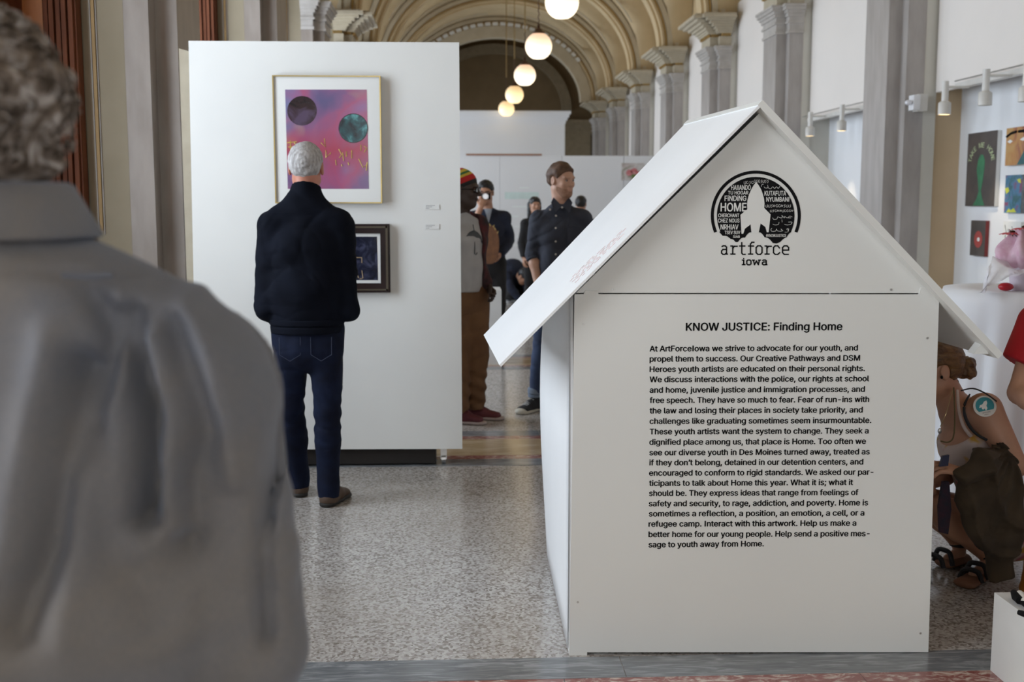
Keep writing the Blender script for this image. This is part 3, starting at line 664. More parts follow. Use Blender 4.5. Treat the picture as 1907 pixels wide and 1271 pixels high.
# ------------------------------------------------------------------ white partition across the gallery and white surround behind it
YW = 22.5
cp = thing('cross_partition', 'long low white partition wall crossing the gallery behind the young man', 'partition', (1.6, YW + .1, 0))
zt = P(950, 290, YW)[2]
x = -1.6
while x < 4.0:
    build(MB().box(x + .004, min(x + 1.22, 4.0) - .004, YW, YW + .12, .02, zt), 'wall_panel', M['litwall'], cp); x += 1.22
a, b = P(868, 289, YW - .02), P(1009, 289, YW - .02)
tag(build(MB().box(a[0], b[0], YW - .03, YW + .12, zt + .002, zt + .035), 'wood_rail', M['orange_rail']), 'thin reddish wooden rail lying on top of the cross partition', 'rail')
sur = thing('portal_surround', 'tall white cornice-topped enclosure behind the cross partition', 'enclosure', (.9, 29.5, 0))
c = P(1052, 240, 29); zt2 = P(950, 207, 29)[2]; x0 = -1.6
build(MB().box(x0, c[0], 29, 29.5, 0, zt2 - .30), 'enclosure_body', M['litwall'], sur)
mb = MB()
for e, z0, z1 in ((.02, .30, .22), (.06, .22, .15), (.10, .15, .07), (.14, .07, .0)): mb.box(x0 - e, c[0] + e, 29 - e, 29.5, zt2 - z0, zt2 - z1)
build(mb, 'crown_moulding', M['litwall'], sur)
a, b = P(1158, 304, YW - .02), P(1199, 336, YW - .02)
fp_ = thing('flower_photograph', 'small unframed photograph of pink flowers on the cross partition', 'picture', (a[0], YW, b[2]))
M['flowerphoto'] = planet_mat('flower_photo_print', (.66, .64, .62), (.55, .48, .46), (.16, .22, .08), 6)
build(MB().box(a[0], b[0], YW - .02, YW - .001, b[2], a[2]), 'photo_sheet', M['flowerphoto'], fp_)
mb = MB()
for (x, y, r) in ((1172, 322, 6), (1181, 319, 6), (1190, 324, 5)):
    q = P(x, y, YW - .022); mb.lathe([(r * .0105, -.001), (r * .0105, .0)], q, 12, 'y')
build(mb, 'printed_petal', mat('rose_print', (.55, .10, .12), .5, var=(.70, .35, .35), scale=20), fp_)
a, b = P(1176, 347, YW - .01), P(1188, 352, YW - .01)
tag(build(MB().box(a[0], b[0], YW - .006, YW - .001, b[2], a[2]), 'caption_card', M['mat']), 'tiny white caption card under the flower photograph', 'label')
M['vinyl'] = mat('pale_vinyl', (.88, .93, .92), .5, var=(.86, .92, .91))  # projected light on the partition, painted as pale tinted strips
tl_ = thing('wall_lettering', 'faint pale lettering band on the cross partition beside the young man', 'sign', (1.1, YW, 1.4))
a, b = P(940, 358, YW), P(1003, 371, YW); build(MB().box(a[0], b[0], YW - .003, YW - .001, b[2], a[2]), 'title_band', mat('pale_green_vinyl', (.70, .84, .82), .5), tl_)
mb = MB()
for i, (x0_, x1_, y_) in enumerate(((967, 985, 349), (954, 1000, 384), (948, 966, 402), (958, 975, 421), (962, 974, 440), (945, 972, 456))):
    a, b = P(x0_, y_, YW), P(x1_, y_ + 2, YW); mb.box(a[0], b[0], YW - .003, YW - .001, b[2], a[2])
tag(build(mb, 'small_lines', M['vinyl'], tl_), kind='stuff')

# ------------------------------------------------------------------ plinths
p1 = thing('plinth', 'low white plinth in the bottom right corner holding a black and white cable', 'plinth', (1.95, 3.1, 0))
build(MB().slab([(1.71, 3.44, .0), (2.45, 3.44, .0), (2.40, 2.85, .0), (1.71, 2.85, .0)], (0, 0, .262)), 'plinth_body', M['plinth'], p1)
p2 = thing('plinth', 'white plinth in mid gallery beside the man in brown trousers', 'plinth', (.3, 10.7, 0))
a, b = P(890, 678, 10.5), P(934, 681, 10.5); zt = P(915, 541, 10.5)[2]
build(MB().box(a[0] - .05, b[0], 10.5, 10.5 + .42, 0, zt), 'plinth_body', M['plinth'], p2)
cb = thing('coiled_cable', 'black and white cable with plug lying on the corner plinth', 'cable', (1.86, 3.25, .262))
q = P(1898, 1115, 3.33)
def onz(px, py, z): d = ray(px, py); return EYE + d * (z - H) / d[2]
pts = [onz(1888, 1104, .28), onz(1892, 1112, .28), onz(1899, 1119, .28), onz(1905, 1122, .275), onz(1915, 1132, .275)]
build(MB().tube(pts, [.010, .014, .013, .010, .008], 10), 'plug', M['black'], cb, True)
pts = [onz(1899, 1106, .285), onz(1904, 1112, .285), onz(1908, 1120, .28), onz(1915, 1124, .28), onz(1925, 1122, .28)]
build(MB().tube(pts, .011, 10), 'white_cord', M['spot'], cb, True)
pts = [onz(1896, 1141, .27), onz(1903, 1143, .27), onz(1912, 1146, .27), onz(1930, 1148, .27)]
build(MB().tube(pts, [.007, .009, .009, .008], 8), 'black_cord', M['black'], cb, True)

# ------------------------------------------------------------------ pendant globes
ZG = 3.89; GR = .197
names = ['nearest pendant globe, cut off by the top of the photo', 'second nearest pendant globe, with its bronze cap showing', 'middle one of the five pendant globes', 'second farthest pendant globe, yellowish', 'farthest and lowest pendant globe, yellowish']
PIX = [(1046.5, 4, 31), (1003, 86, 24.5), (977.5, 140, 20), (958, 176.5, 16.8), (943, 202.5, 14.6)]
for k, (gx, gy, gr) in enumerate(PIX):
    d = ray(gx, gy); Y = GR * FPX / gr; c = P(gx, gy, Y / 1.0)
    t = thing('pendant_globe', 'white glass %s' % names[k], 'pendant lamp', (c[0], c[1], c[2] - GR), 0, 'row of pendant globes under the vault')
    mb = MB(); prof = []
    for i in range(14):
        a = -PI / 2 * .72 + (PI / 2 * .72 + PI / 2 * .80) * i / 13; prof.append((GR * math.cos(a), GR * math.sin(a)))
    mb.lathe(prof, c, 28); build(mb, 'glass_shade', M['globe' if k < 3 else 'globe2'], t, 'all')
    mb = MB(); mb.lathe([(.09, .172), (.10, .185), (.095, .20), (.06, .215), (.05, .24), (.022, .25), (.02, .30), (.012, .31)], c, 16); build(mb, 'shade_cap', M['bronze'], t, True)
    mb = MB()
    for i in range(9): 
        z = c[2] + .31 + i * .05; mb.tube([(c[0] - .008 * (-1) ** i, c[1], z), (c[0] + .008 * (-1) ** i, c[1], z + .05)], .008, 6)
    build(mb, 'chain', M['bronze'], t)
    zc = SPR + RISE - .05
    build(MB().tube([(c[0], c[1], c[2] + .75), (c[0], c[1], zc)], .012, 8), 'rod', M['brass'], t)
    build(MB().lathe([(.07, 0), (.08, .02), (.03, .06), (.01, .0)][:3], (c[0], c[1], zc - .03), 14), 'canopy', M['brass'], t)

# ------------------------------------------------------------------ track lights, alarm box, canvases on the right wall
tr = thing('light_track', 'white lighting track along the near upper board edge', 'light track', (4.38, 8.8, 2.5))
build(MB().box(4.35, 4.42, 7.0, 9.95, 2.49, 2.535), 'track_bar', M['spot'], tr)
build(MB().tube([(4.33, 7.0, 2.55), (4.33, 9.9, 2.55)], .006, 6), 'track_cable', M['metal'], tr)
tr2 = thing('light_track', 'white lighting track on the board in the second bay', 'light track', (4.38, 12.6, 2.5))
build(MB().box(4.36, 4.42, 11.5, 14.2, 2.50, 2.54), 'track_bar', M['spot'], tr2)
build(MB().tube([(4.30, 11.5, 2.56), (4.30, 14.2, 2.56)], .006, 6), 'track_cable', M['metal'], tr2)
def spot(label, px, py, X, s=1, on=True, aim=(.55, 0, -1)):
    c = PX(px, py, X)
    t = thing('track_spotlight', label, 'spotlight', tuple(c), 0, 'spotlights clamped along the boards')
    build(MB().tube([c + np.array([(.198 if X < 4.16 else .178), -.01, .07]), c + np.array([0, 0, .07])], .012 * s, 8), 'arm', M['spot'], t)
    build(MB().tube([c + np.array([0, 0, .12]), c + np.array([0, 0, -.06])], .028 * s, 14), 'lamp_neck', M['spot'], t, True)
    build(MB().lathe([(.026, .0), (.046, -.012), (.052, -.02), (.053, -.115), (.046, -.115), (.046, -.09)], c + np.array([0, 0, -.045]), 18), 'lamp_head', M['spot'], t, True)
    build(MB().lathe([(.044, -.107), (.02, -.10)], c + np.array([0, 0, -.045]), 14), 'bulb', M['bulb'] if on else M['spot'], t)
    l = bpy.data.lights.new('spot_beam', 'SPOT'); l.energy = 16; l.spot_size = math.radians(36); l.spot_blend = .8; l.color = (1, .82, .58); l.shadow_soft_size = .03
    lo = bpy.data.objects.new('spot_beam', l); COL.objects.link(lo); lo.location = c + np.array([.0, 0, -.17]); lo.rotation_euler = Vector(aim).to_track_quat('-Z', 'Y').to_euler()
spot('white track spotlight glowing at the far end of the near track', 1760, 178, 4.15)
spot('white track spotlight above the dark green-figure canvas', 1836, 158, 4.15, on=False)
spot('white track spotlight cut by the right edge of the photo', 1912, 148, 4.15, on=False)
spot('small track spotlight in the second bay, nearer the house roof peak', 1509, 228, 4.18)
spot('small track spotlight in the second bay, beside the big grey pillar', 1568, 216, 4.18)
ab = thing('alarm_box', 'small white wall box with a clear knob on the marble pillar', 'alarm', (4.24, 10.5, 2.3))
a, b = P(1696, 176, 10.46), P(1722, 208, 10.46)
build(MB().box(a[0] + .05, b[0], 10.40, 10.53, b[2], a[2]), 'box_body', M['spot'], ab)
build(MB().box(a[0], a[0] + .06, 10.38, 10.5, b[2] + .01, a[2] - .01), 'lid', mat('lid_white', (.8, .8, .82), .3), ab)
mb = MB().ball(P(1692, 191, 10.42), (.035, .03, .025)); build(mb, 'knob', mat('clear_plastic', (.8, .8, .85), .1), ab, True)

def canvas(label, quad, mk, th=.035, side=None):
    X = XG - th; q = [PX(x, y, X) for x, y in quad]       # far top, near top, near bottom, far bottom
    ya, yb = (q[0][1] + q[3][1]) / 2, (q[1][1] + q[2][1]) / 2; z1, z0 = (q[0][2] + q[1][2]) / 2, (q[2][2] + q[3][2]) / 2
    t = thing('painted_canvas', label, 'painting', (XG, (ya + yb) / 2, z0), 0, 'canvases on the right wall')
    build(MB().box(X, XG - .002, yb, ya, z0, z1), 'canvas_body', side or M['mat'], t)
    c = build(MB().box(X - .0015, X, yb, ya, z0, z1), 'painted_face', mk, t)
    return t, c, (lambda s, w: (X - .003, ya + (yb - ya) * s, z1 + (z0 - z1) * w)), X
def cpoly(mb, f, pts, off=0): mb.slab([np.array(f(s, w)) - np.array([off, 0, 0]) for s, w in pts], (.0015, 0, 0)); return mb
M['darkcan'] = mat('dark_brown_paint', (.085, .065, .055), .6, var=(.055, .045, .04), scale=6)
M['green'] = mat('green_paint', (.04, .22, .09), .6, var=(.03, .14, .07), scale=9)
t, c, f, X = canvas('dark canvas with green figure and hand-painted arched lettering', [(1803, 249), (1857, 243), (1853, 386), (1798, 383)], M['darkcan'])
cpoly(mb := MB(), f, [(.40, .36), (.48, .30), (.56, .31), (.62, .38), (.62, .5), (.58, .66), (.54, .80), (.60, .9), (.68, .99), (.28, .99), (.40, .9), (.46, .8), (.42, .66), (.36, .5)]); build(mb, 'painted_figure', M['green'], c)
M['lime'] = mat('lime_chalk', (.58, .68, .38), .6)
word = "TAKE ME HOME"
for i, ch in enumerate(word):
    if ch == ' ': continue
    th = math.radians(168 - 156 * i / 11); cs, cw = .5 + .42 * math.cos(th), .42 - .26 * math.sin(th)
    co, fs = text_mesh(ch, 1, .0); w_ = co[:, 0].max() - co[:, 0].min(); co = co - [co[:, 0].min() + w_ / 2, .36, 0]
    ang = th - PI / 2; ca, sa = math.cos(ang), math.sin(ang)
    pts = []
    for q in co: 
        u, v = q[0] * ca - q[1] * sa, q[0] * sa + q[1] * ca; pts.append(f(cs + u * .20, cw - v * .135))
    put('painted_letter', pts, fs, M['lime'], c)
M['orangecan'] = planet_mat('orange_face_paint', (.30, .10, .05), (.48, .23, .07), (.52, .30, .10), 5)
t, c, f, X = canvas('orange and green canvas of a painted face, upper right', [(1875, 240), (1940, 230), (1940, 308), (1872, 306)], M['orangecan'], side=M['slate'])
cpoly(mb := MB(), f, [(.35, .99), (.55, .62), (1.0, .40), (1.0, .99)]); build(mb, 'painted_patch', mat('sea_green_paint', (.03, .15, .13), .6, var=(.02, .09, .12), scale=12), c)
mb = MB()
mb.tube([f(.02, .22), f(.15, .14), f(.30, .12)], .012, 4); mb.tube([f(.36, .12), f(.5, .12), f(.62, .2)], .012, 4); build(mb, 'painted_brow', M['black'], c)
cpoly(mb := MB(), f, [(.40, .34), (.5, .28), (.62, .32), (.5, .38)]); cpoly(mb, f, [(.04, .36), (.12, .31), (.2, .36), (.12, .41)]); build(mb, 'painted_eye', M['mat'], c)
M['abstract'] = planet_mat('abstract_paint', (.02, .12, .14), (.06, .20, .36), (.20, .05, .12), 9)
t, c, f, X = canvas('small blue and purple splashed canvas with yellow marks', [(1873, 327), (1904, 325), (1901, 398), (1870, 396)], M['abstract'], side=M['slate'])
cpoly(mb := MB(), f, [(.15, .98), (.3, .88), (.4, .93), (.6, .87), (.75, .98)]); cpoly(mb, f, [(.0, .35), (.2, .32), (.28, .42), (.1, .5)]); cpoly(mb, f, [(.7, .12), (.9, .1), (.95, .22), (.8, .2)])
build(mb, 'painted_marks', mat('acid_yellow', (.62, .66, .05), .5), c)
t, c, f, X = canvas('small dark canvas with a red oval and white centre', [(1809, 411), (1836, 411), (1833, 479), (1806, 475)], M['darkcan'], side=mat('red_edge', (.22, .03, .03), .6))
cpoly(mb := MB(), f, [(.55 + .28 * math.cos(a * PI / 8), .53 + .24 * math.sin(a * PI / 8)) for a in range(16)]); build(mb, 'painted_oval', mat('red_oval_paint', (.40, .05, .04), .5), c)
cpoly(mb := MB(), f, [(.58 + .09 * math.cos(a * PI / 5), .53 + .06 * math.sin(a * PI / 5)) for a in range(10)], .002); build(mb, 'painted_centre', M['mat'], c)
t, c, f, X = canvas('white canvas with thin grey drawn lines behind the red flowers', [(1869, 414), (1902, 412), (1899, 462), (1867, 458)], M['mat'])
mb = MB(); mb.tube([f(.1, .15), f(.2, .4), f(.15, .6), f(.25, .9)], .004, 4); mb.tube([f(.5, .2), f(.6, .35), f(.5, .5)], .004, 4); mb.tube([f(.3, .3), f(.4, .6)], .004, 4); tag(build(mb, 'drawn_lines', mat('pencil', (.3, .3, .3), .6), c), kind='stuff')

# ------------------------------------------------------------------ tall round table with cloth, bouquet
TC = (2.80, 5.45); TZ = 1.08
tab = thing('cocktail_table', 'tall round table under a floor-length white cloth', 'table', (TC[0], TC[1], 0))
build(MB().lathe([(.38, 0), (.385, .01), (.38, .025)], (TC[0], TC[1], TZ - .03), 32), 'tabletop', M['woodl'], tab, True)
build(MB().lathe([(.22, 0), (.2, .02), (.035, .05), (.03, TZ - .04)], (TC[0], TC[1], 0), 20), 'pedestal', M['metal'], tab, True)
vs = []; fs = []; na, nh = 168, 26
for j in range(nh + 1):
    t = j / nh
    for i in range(na):
        a = 2 * PI * i / na
        if j < 4: r = .392 * (j / 3) if j else .01; z = TZ + .002
        else:
            s = (j - 3) / (nh - 3); r = .40 + .13 * s ** .9; z = TZ - .004 - (TZ - .012) * s
            r += min(1, s * 2.2) * (.034 * math.sin(13 * a + .6 * math.sin(3 * a)) + .014 * math.sin(27 * a + 2) + .012 * math.sin(5 * a)) * (.4 + .6 * s)
        vs.append((TC[0] + r * math.cos(a), TC[1] + r * math.sin(a), z))
for j in range(nh):
    for i in range(na): fs.append((j * na + i, j * na + (i + 1) % na, (j + 1) * na + (i + 1) % na, (j + 1) * na + i))
fs.append(tuple(range(na - 1, -1, -1)))
M['cloth'] = mat('white_tablecloth', (.80, .80, .82), .8, var=(.78, .78, .81), scale=5)
tag(put('tablecloth', vs, fs, M['cloth'], None, 'all'), 'white floor-length cloth draped over the tall round table', 'tablecloth')
# bouquet
bq = thing('flower_bouquet', 'potted red gerbera bouquet wrapped in pink tissue with sheer white tulle', 'flowers', (2.78, 5.3, TZ + .003))
bc = np.array([P(1893, 545, 5.32)[0] + .02, 5.32, TZ + .003])
M['pinkt'] = mat('pink_tissue', (.62, .36, .47), .7, var=(.70, .50, .58), scale=22, bump=.3)
M['lilac'] = mat('lilac_wrap', (.55, .47, .55), .6, var=(.62, .56, .62), scale=30)
mb = MB(); prof = [(.045, 0), (.05, .01), (.056, .08), (.058, .125)]
mb.lathe(prof, bc, 22); build(mb, 'pot_wrap', M['lilac'], bq, True)
vs = []; fs = []; na, nh = 48, 12
for j in range(nh + 1):
    s = j / nh; r = .055 + .075 * math.sin(PI * min(1, s * 1.15)) * (1 - .45 * s); z = bc[2] + .105 + .17 * s
    for i in range(na):
        a = 2 * PI * i / na; q = 1 + (.10 + .16 * s) * math.sin(6 * a + 3 * s) + .05 * math.sin(17 * a)
        vs.append((bc[0] + r * q * math.cos(a), bc[1] + r * q * math.sin(a), z + .02 * s * math.sin(5 * a)))
for j in range(nh):
    for i in range(na): fs.append((j * na + i, j * na + (i + 1) % na, (j + 1) * na + (i + 1) % na, (j + 1) * na + i))
put('tissue_wrap', vs, fs, M['pinkt'], bq, 'all')
def tulle():
    m, nt, b, tc = newmat('sheer_tulle', .7); b.inputs['Base Color'].default_value = (.80, .78, .84, 1); b.inputs['Alpha'].default_value = .62; return m
M['tulle'] = tulle()
vs = []; fs = []; nu, nw = 20, 10
TT = [P(1830, 546, 5.2), P(1838, 500, 5.25), P(1850, 478, 5.3), P(1872, 486, 5.3), P(1895, 505, 5.22), P(1925, 492, 5.2)]
TB = [P(1822, 548, 5.15), P(1828, 541, 5.15), P(1850, 530, 5.15), P(1872, 520, 5.15), P(1895, 512, 5.12), P(1930, 505, 5.1)]
for i in range(nu + 1):
    s = i / nu * 5; k = min(4, int(s)); fr = s - k
    a = TT[k] * (1 - fr) + TT[k + 1] * fr; b = TB[k] * (1 - fr) + TB[k + 1] * fr
    for j in range(nw + 1):
        t = j / nw; q = a * (1 - t) + b * t + np.array([0, -.035 * math.sin(PI * t) + .012 * math.sin(9 * t + i * .9), .003 * math.sin(i * 1.7 + j)]); q[2] = max(q[2], TZ + .006); vs.append(q)
for i in range(nu):
    for j in range(nw): q = i * (nw + 1) + j; fs.append((q, q + 1, q + nw + 2, q + nw + 1))
put('tulle_veil', vs, fs, M['tulle'], bq, 'all')
M['petal'] = mat('red_petal', (.50, .03, .05), .5, var=(.62, .10, .12), scale=30); M['stem'] = mat('green_stem', (.08, .13, .04), .5)
for (px, py, Y) in ((1885, 434, 5.32), (1908, 425, 5.30), (1900, 440, 5.42)):
    c = P(px, py, Y); build(MB().tube([(bc[0] + (c[0] - bc[0]) * .2, c[1], bc[2] + .12), (c[0] + .006, c[1], c[2] - .03), (c[0], c[1], c[2])], .0035, 6), 'flower_stem', M['stem'], bq)
    mb = MB(); build(mb.ball(c + np.array([0, 0, .006]), (.014, .014, .007)), 'flower_centre', M['bronze'], bq, True)
    for i in range(16):
        a = 2 * PI * i / 16; d = np.array([math.cos(a), math.sin(a) * .9, .10]); n = np.array([-math.sin(a), math.cos(a), 0]) * .007
        mb = MB(); mb.slab([c + d * .01, c + d * .035 + n - [0, 0, .004], c + d * .060 + n * .6 - [0, 0, .014], c + d * .060 - n * .6 - [0, 0, .014], c + d * .035 - n - [0, 0, .004]], (0, 0, .0015)); build(mb, 'petal', M['petal'], bq)
c = P(1873, 536, 5.28); o = build(MB().ball((c[0], c[1], TZ + .024), (.036, .03, .02), 16, 10), 'red_box', mat('red_foil', (.45, .01, .02), .35), None, True)
tag(o, 'small red rounded foil package on the table beside the bouquet', 'package')

# ------------------------------------------------------------------ people: implicit bodies polygonised with surface nets
def nrm(v): v = np.array(v, float); return v / (np.linalg.norm(v) + 1e-12)
def surface_nets(F, org, h):
    nx, ny, nz = F.shape; S = F < 0
    acc = np.zeros((nx - 1, ny - 1, nz - 1, 3), np.float32); cnt = np.zeros((nx - 1, ny - 1, nz - 1), np.float32)
    def sl(a, d, n): return slice(a, n - 1 + a)
    cor = [(i, j, k) for i in (0, 1) for j in (0, 1) for k in (0, 1)]
    def C_(A, c): return A[c[0]:nx - 1 + c[0], c[1]:ny - 1 + c[1], c[2]:nz - 1 + c[2]]
    for a in cor:
        for ax in range(3):
            if a[ax]: continue
            b = list(a); b[ax] = 1
            fa, fb = C_(F, a), C_(F, b); mk = C_(S, a) != C_(S, b)
            t = np.where(mk, fa / np.where(mk, fa - fb, 1), 0)
            for q in range(3): acc[..., q] += np.where(mk, a[q] + (t if q == ax else 0), 0)
            cnt += mk
    act = cnt > 0; idx = -np.ones(act.shape, np.int64); idx[act] = np.arange(act.sum())
    base = np.stack(np.nonzero(act), 1); V = (base + acc[act] / cnt[act][:, None]) * h + org
    faces = []
    for ax in range(3):
        o1, o2 = [q for q in range(3) if q != ax]
        s0 = [slice(1, -1)] * 3; s1 = [slice(1, -1)] * 3; s0[ax] = slice(0, -1); s1[ax] = slice(1, None)
        A, B_ = S[tuple(s0)], S[tuple(s1)]; cr = np.nonzero(A != B_)
        g = np.stack(cr, 1); g[:, o1] += 1; g[:, o2] += 1
        ins = A[cr]
        def cell(d1, d2):
            c = g.copy(); c[:, o1] -= d1; c[:, o2] -= d2; return idx[c[:, 0], c[:, 1], c[:, 2]]
        q = np.stack([cell(1, 1), cell(0, 1), cell(0, 0), cell(1, 0)], 1)
        flip = ins if ax != 1 else ~ins
        q = np.where(flip[:, None], q, q[:, ::-1]); faces.append(q)
    Fq = np.concatenate(faces); Fq = Fq[(Fq >= 0).all(1)]
    return V, Fq
def smin(a, b, k):
    if k <= 0: return np.minimum(a, b)
    h = np.maximum(k - np.abs(a - b), 0) / k; return np.minimum(a, b) - h * h * k * .25
def rc(a, b, ra, rb):
    a, b = np.array(a, np.float32), np.array(b, np.float32)
    def f(p):
        ab = b - a; t = np.clip(((p - a) @ ab) / (ab @ ab + 1e-9), 0, 1); return np.linalg.norm(p - a - t[..., None] * ab, axis=-1) - (ra + (rb - ra) * t)
    r = max(ra, rb); f.bb = (np.minimum(a, b) - r, np.maximum(a, b) + r); return f
def ec(a, b, A, B_, xd, flat=False):      # elliptical tapered limb or trunk piece
    a, b = np.array(a, np.float32), np.array(b, np.float32); ab = b - a; L = np.linalg.norm(ab); ax = ab / L
    xd = nrm(np.array(xd) - ax * np.dot(ax, xd)).astype(np.float32); yd = np.cross(ax, xd).astype(np.float32)
    def f(p):
        q = p - a; h = q @ ax; t = np.clip(h / L, 0, 1); ex = h - t * L; rx, ry = A[0] + (B_[0] - A[0]) * t, A[1] + (B_[1] - A[1]) * t; m = np.minimum(rx, ry)
        if flat:
            d = (np.sqrt(((q @ xd) / rx) ** 2 + ((q @ yd) / ry) ** 2) - 1) * m; return np.maximum(d, np.abs(ex))  if False else np.where(np.abs(ex) > 0, np.maximum(d, np.abs(ex)), np.maximum(d, np.maximum(-h, h - L)))
        return (np.sqrt(((q @ xd) / rx) ** 2 + ((q @ yd) / ry) ** 2 + (ex / m) ** 2) - 1) * m
    r = max(*A, *B_); f.bb = (np.minimum(a, b) - r, np.maximum(a, b) + r); return f
def el(c, r, Rm=None):
    c = np.array(c, np.float32); r = np.array(r, np.float32)
    def f(p):
        q = p - c
        if Rm is not None: q = q @ Rm
        k0 = np.linalg.norm(q / r, axis=-1); k1 = np.linalg.norm(q / (r * r), axis=-1) + 1e-6; return k0 * (k0 - 1) / k1
    m = r.max(); f.bb = (c - m, c + m); return f
def wrinkle(amp, fr, seed=0, dirs=6):
    r = np.random.RandomState(seed); D = r.randn(dirs, 3); D /= np.linalg.norm(D, axis=1)[:, None]; ph = r.rand(dirs) * 6
    def f(p):
        s = 0
        for i in range(dirs): s = s + np.sin(fr * (1 + .5 * (i % 3)) * (p @ D[i].astype(np.float32)) + ph[i] + 1.5 * np.sin(fr * .6 * (p @ D[(i + 1) % dirs].astype(np.float32))))
        return amp * s / dirs * 1.6
    C_ = r.randn(4, 3); C_[:, 2] *= 1.6; C_ /= np.linalg.norm(C_, axis=1)[:, None]; C_ = C_.astype(np.float32); ph2 = r.rand(4) * 6
    def g(p):
        s = f(p)
        if dirs != 6: return s
        for i in range(4):
            w = 1.3 * np.sin(fr * .45 * (p @ C_[(i + 1) % 4]) + ph2[i]); m = np.clip(np.sin(fr * .35 * (p @ C_[(i + 2) % 4]) + ph2[(i + 1) % 4]), 0, 1)
            s = s + amp * 1.1 * m * (1 - np.abs(np.sin(fr * .8 * (p @ C_[i]) + w + ph2[i]))) ** 4
        return s
    return g
def mesh(ops, h, name, mt, parent=None, disp=None, clip=None, pad=.03, loc=None, bb=None):
    """ops: (f, k) union, (f, k, 'cut') subtract; clip: list of (point, normal) keeping the side normal points away from"""
    if bb is None:
        un = [o[0] for o in ops if len(o) < 3]; lo = np.min([f.bb[0] for f in un], 0) - pad; hi = np.max([f.bb[1] for f in un], 0) + pad
    else: lo, hi = np.array(bb[0], float), np.array(bb[1], float)
    if clip:
        pass
    n = np.ceil((hi - lo) / h).astype(int) + 1
    X = np.stack(np.meshgrid(*[(lo[i] + np.arange(n[i]) * h).astype(np.float32) for i in range(3)], indexing='ij'), -1)
    D = np.full(X.shape[:3], 9, np.float32)
    for o in ops:
        f, k = o[0], o[1]
        if len(o) > 2 and o[2] == 'cut': D = -smin(-D, f(X), k); continue
        # evaluate only near the primitive
        a = np.maximum(0, np.floor((f.bb[0] - .05 - k - lo) / h).astype(int)); b = np.minimum(n, np.ceil((f.bb[1] + .05 + k - lo) / h).astype(int) + 1)
        if (b <= a).any(): continue
        S = tuple(slice(a[i], b[i]) for i in range(3)); D[S] = smin(D[S], f(X[S]), k)
    if disp is not None:
        near = np.abs(D) < .06; D[near] += disp(X[near])
    for c in (clip or []): D = np.maximum(D, (X - np.array(c[0], np.float32)) @ nrm(c[1]).astype(np.float32))
    D[0], D[-1], D[:, 0], D[:, -1], D[:, :, 0], D[:, :, -1] = [1e-3 + abs(h)] * 6
    V, Fq = surface_nets(D, lo, h)
    if name == 'shirt' and len(Fq):                      # keep the one connected sheet
        par = list(range(len(V)))
        def fd(a):
            while par[a] != a: par[a] = par[par[a]]; a = par[a]
            return a
        for q in Fq.tolist():
            r0 = fd(q[0])
            for w in q[1:]: par[fd(w)] = r0
        lab = np.array([fd(i) for i in range(len(V))]); u, ct = np.unique(lab, return_counts=True); Fq = Fq[lab[Fq[:, 0]] == u[ct.argmax()]]
        us = np.unique(Fq); mp_ = -np.ones(len(V), int); mp_[us] = np.arange(len(us)); V = V[us]; Fq = mp_[Fq]
    if name is None: return V, Fq
    if not len(Fq): print('EMPTY', name); return None
    return put(name, V, Fq, mt, parent, 'all', loc)
def frame_of(fwd, up=(0, 0, 1)):
    f = nrm(fwd); r = nrm(np.cross(f, up)); u = np.cross(r, f); return np.stack([r, f, u], 1)   # local x right, y forward, z up
class Head:
    def __init__(s, c, fwd, up=(0, 0, 1), sc=1.0): s.c = np.array(c, float); s.R = frame_of(fwd, up); s.s = sc
    def w(s, q): return s.c + s.R @ (np.array(q, float) * s.s)
    def e(s, q, r): return el(s.w(q), np.array(r) * s.s, s.R)
    def r(s, a, b, ra, rb): return rc(s.w(a), s.w(b), ra * s.s, rb * s.s)
    def ops(s, fem=False):
        e, r = s.e, s.r
        o = [(e((0, -.012, .032), (.075, .094, .086)), .0), (e((0, .028, -.025), (.060, .062, .080)), .03), (e((0, .048, -.088), (.032 if not fem else .026, .032, .024)), .035),
             (r((-.045, .0, -.055), (-.018, .05, -.088), .022, .02), .03), (r((.045, .0, -.055), (.018, .05, -.088), .022, .02), .03),
             (e((-.036, .062, -.02), (.022, .02, .02)), .02), (e((.036, .062, -.02), (.022, .02, .02)), .02),
             (e((0, .076, .030), (.050, .016, .011)), .02),
             (e((-.030, .097, .008), (.016, .016, .0105)), .012, 'cut'), (e((.030, .097, .008), (.016, .016, .0105)), .012, 'cut'),
             (r((0, .088, .014), (0, .108, -.022), .0075, .0115), .012), (e((-.010, .096, -.026), (.009, .010, .007)), .008), (e((.010, .096, -.026), (.009, .010, .007)), .008),
             (e((0, .088, -.050), (.023, .009, .0055)), .006), (e((0, .086, -.060), (.019, .009, .0060)), .005)]
        for sx in (-1, 1): o += [(e((sx * .079, -.008, .0), (.009, .019, .032)), .008), (e((sx * .088, -.004, .002), (.006, .010, .018)), .006, 'cut')]
        return o
    def neck(s, base, r0=.056, r1=.058): return (rc(s.w((0, -.028, -.05)), base, r0 * s.s, r1), .03)
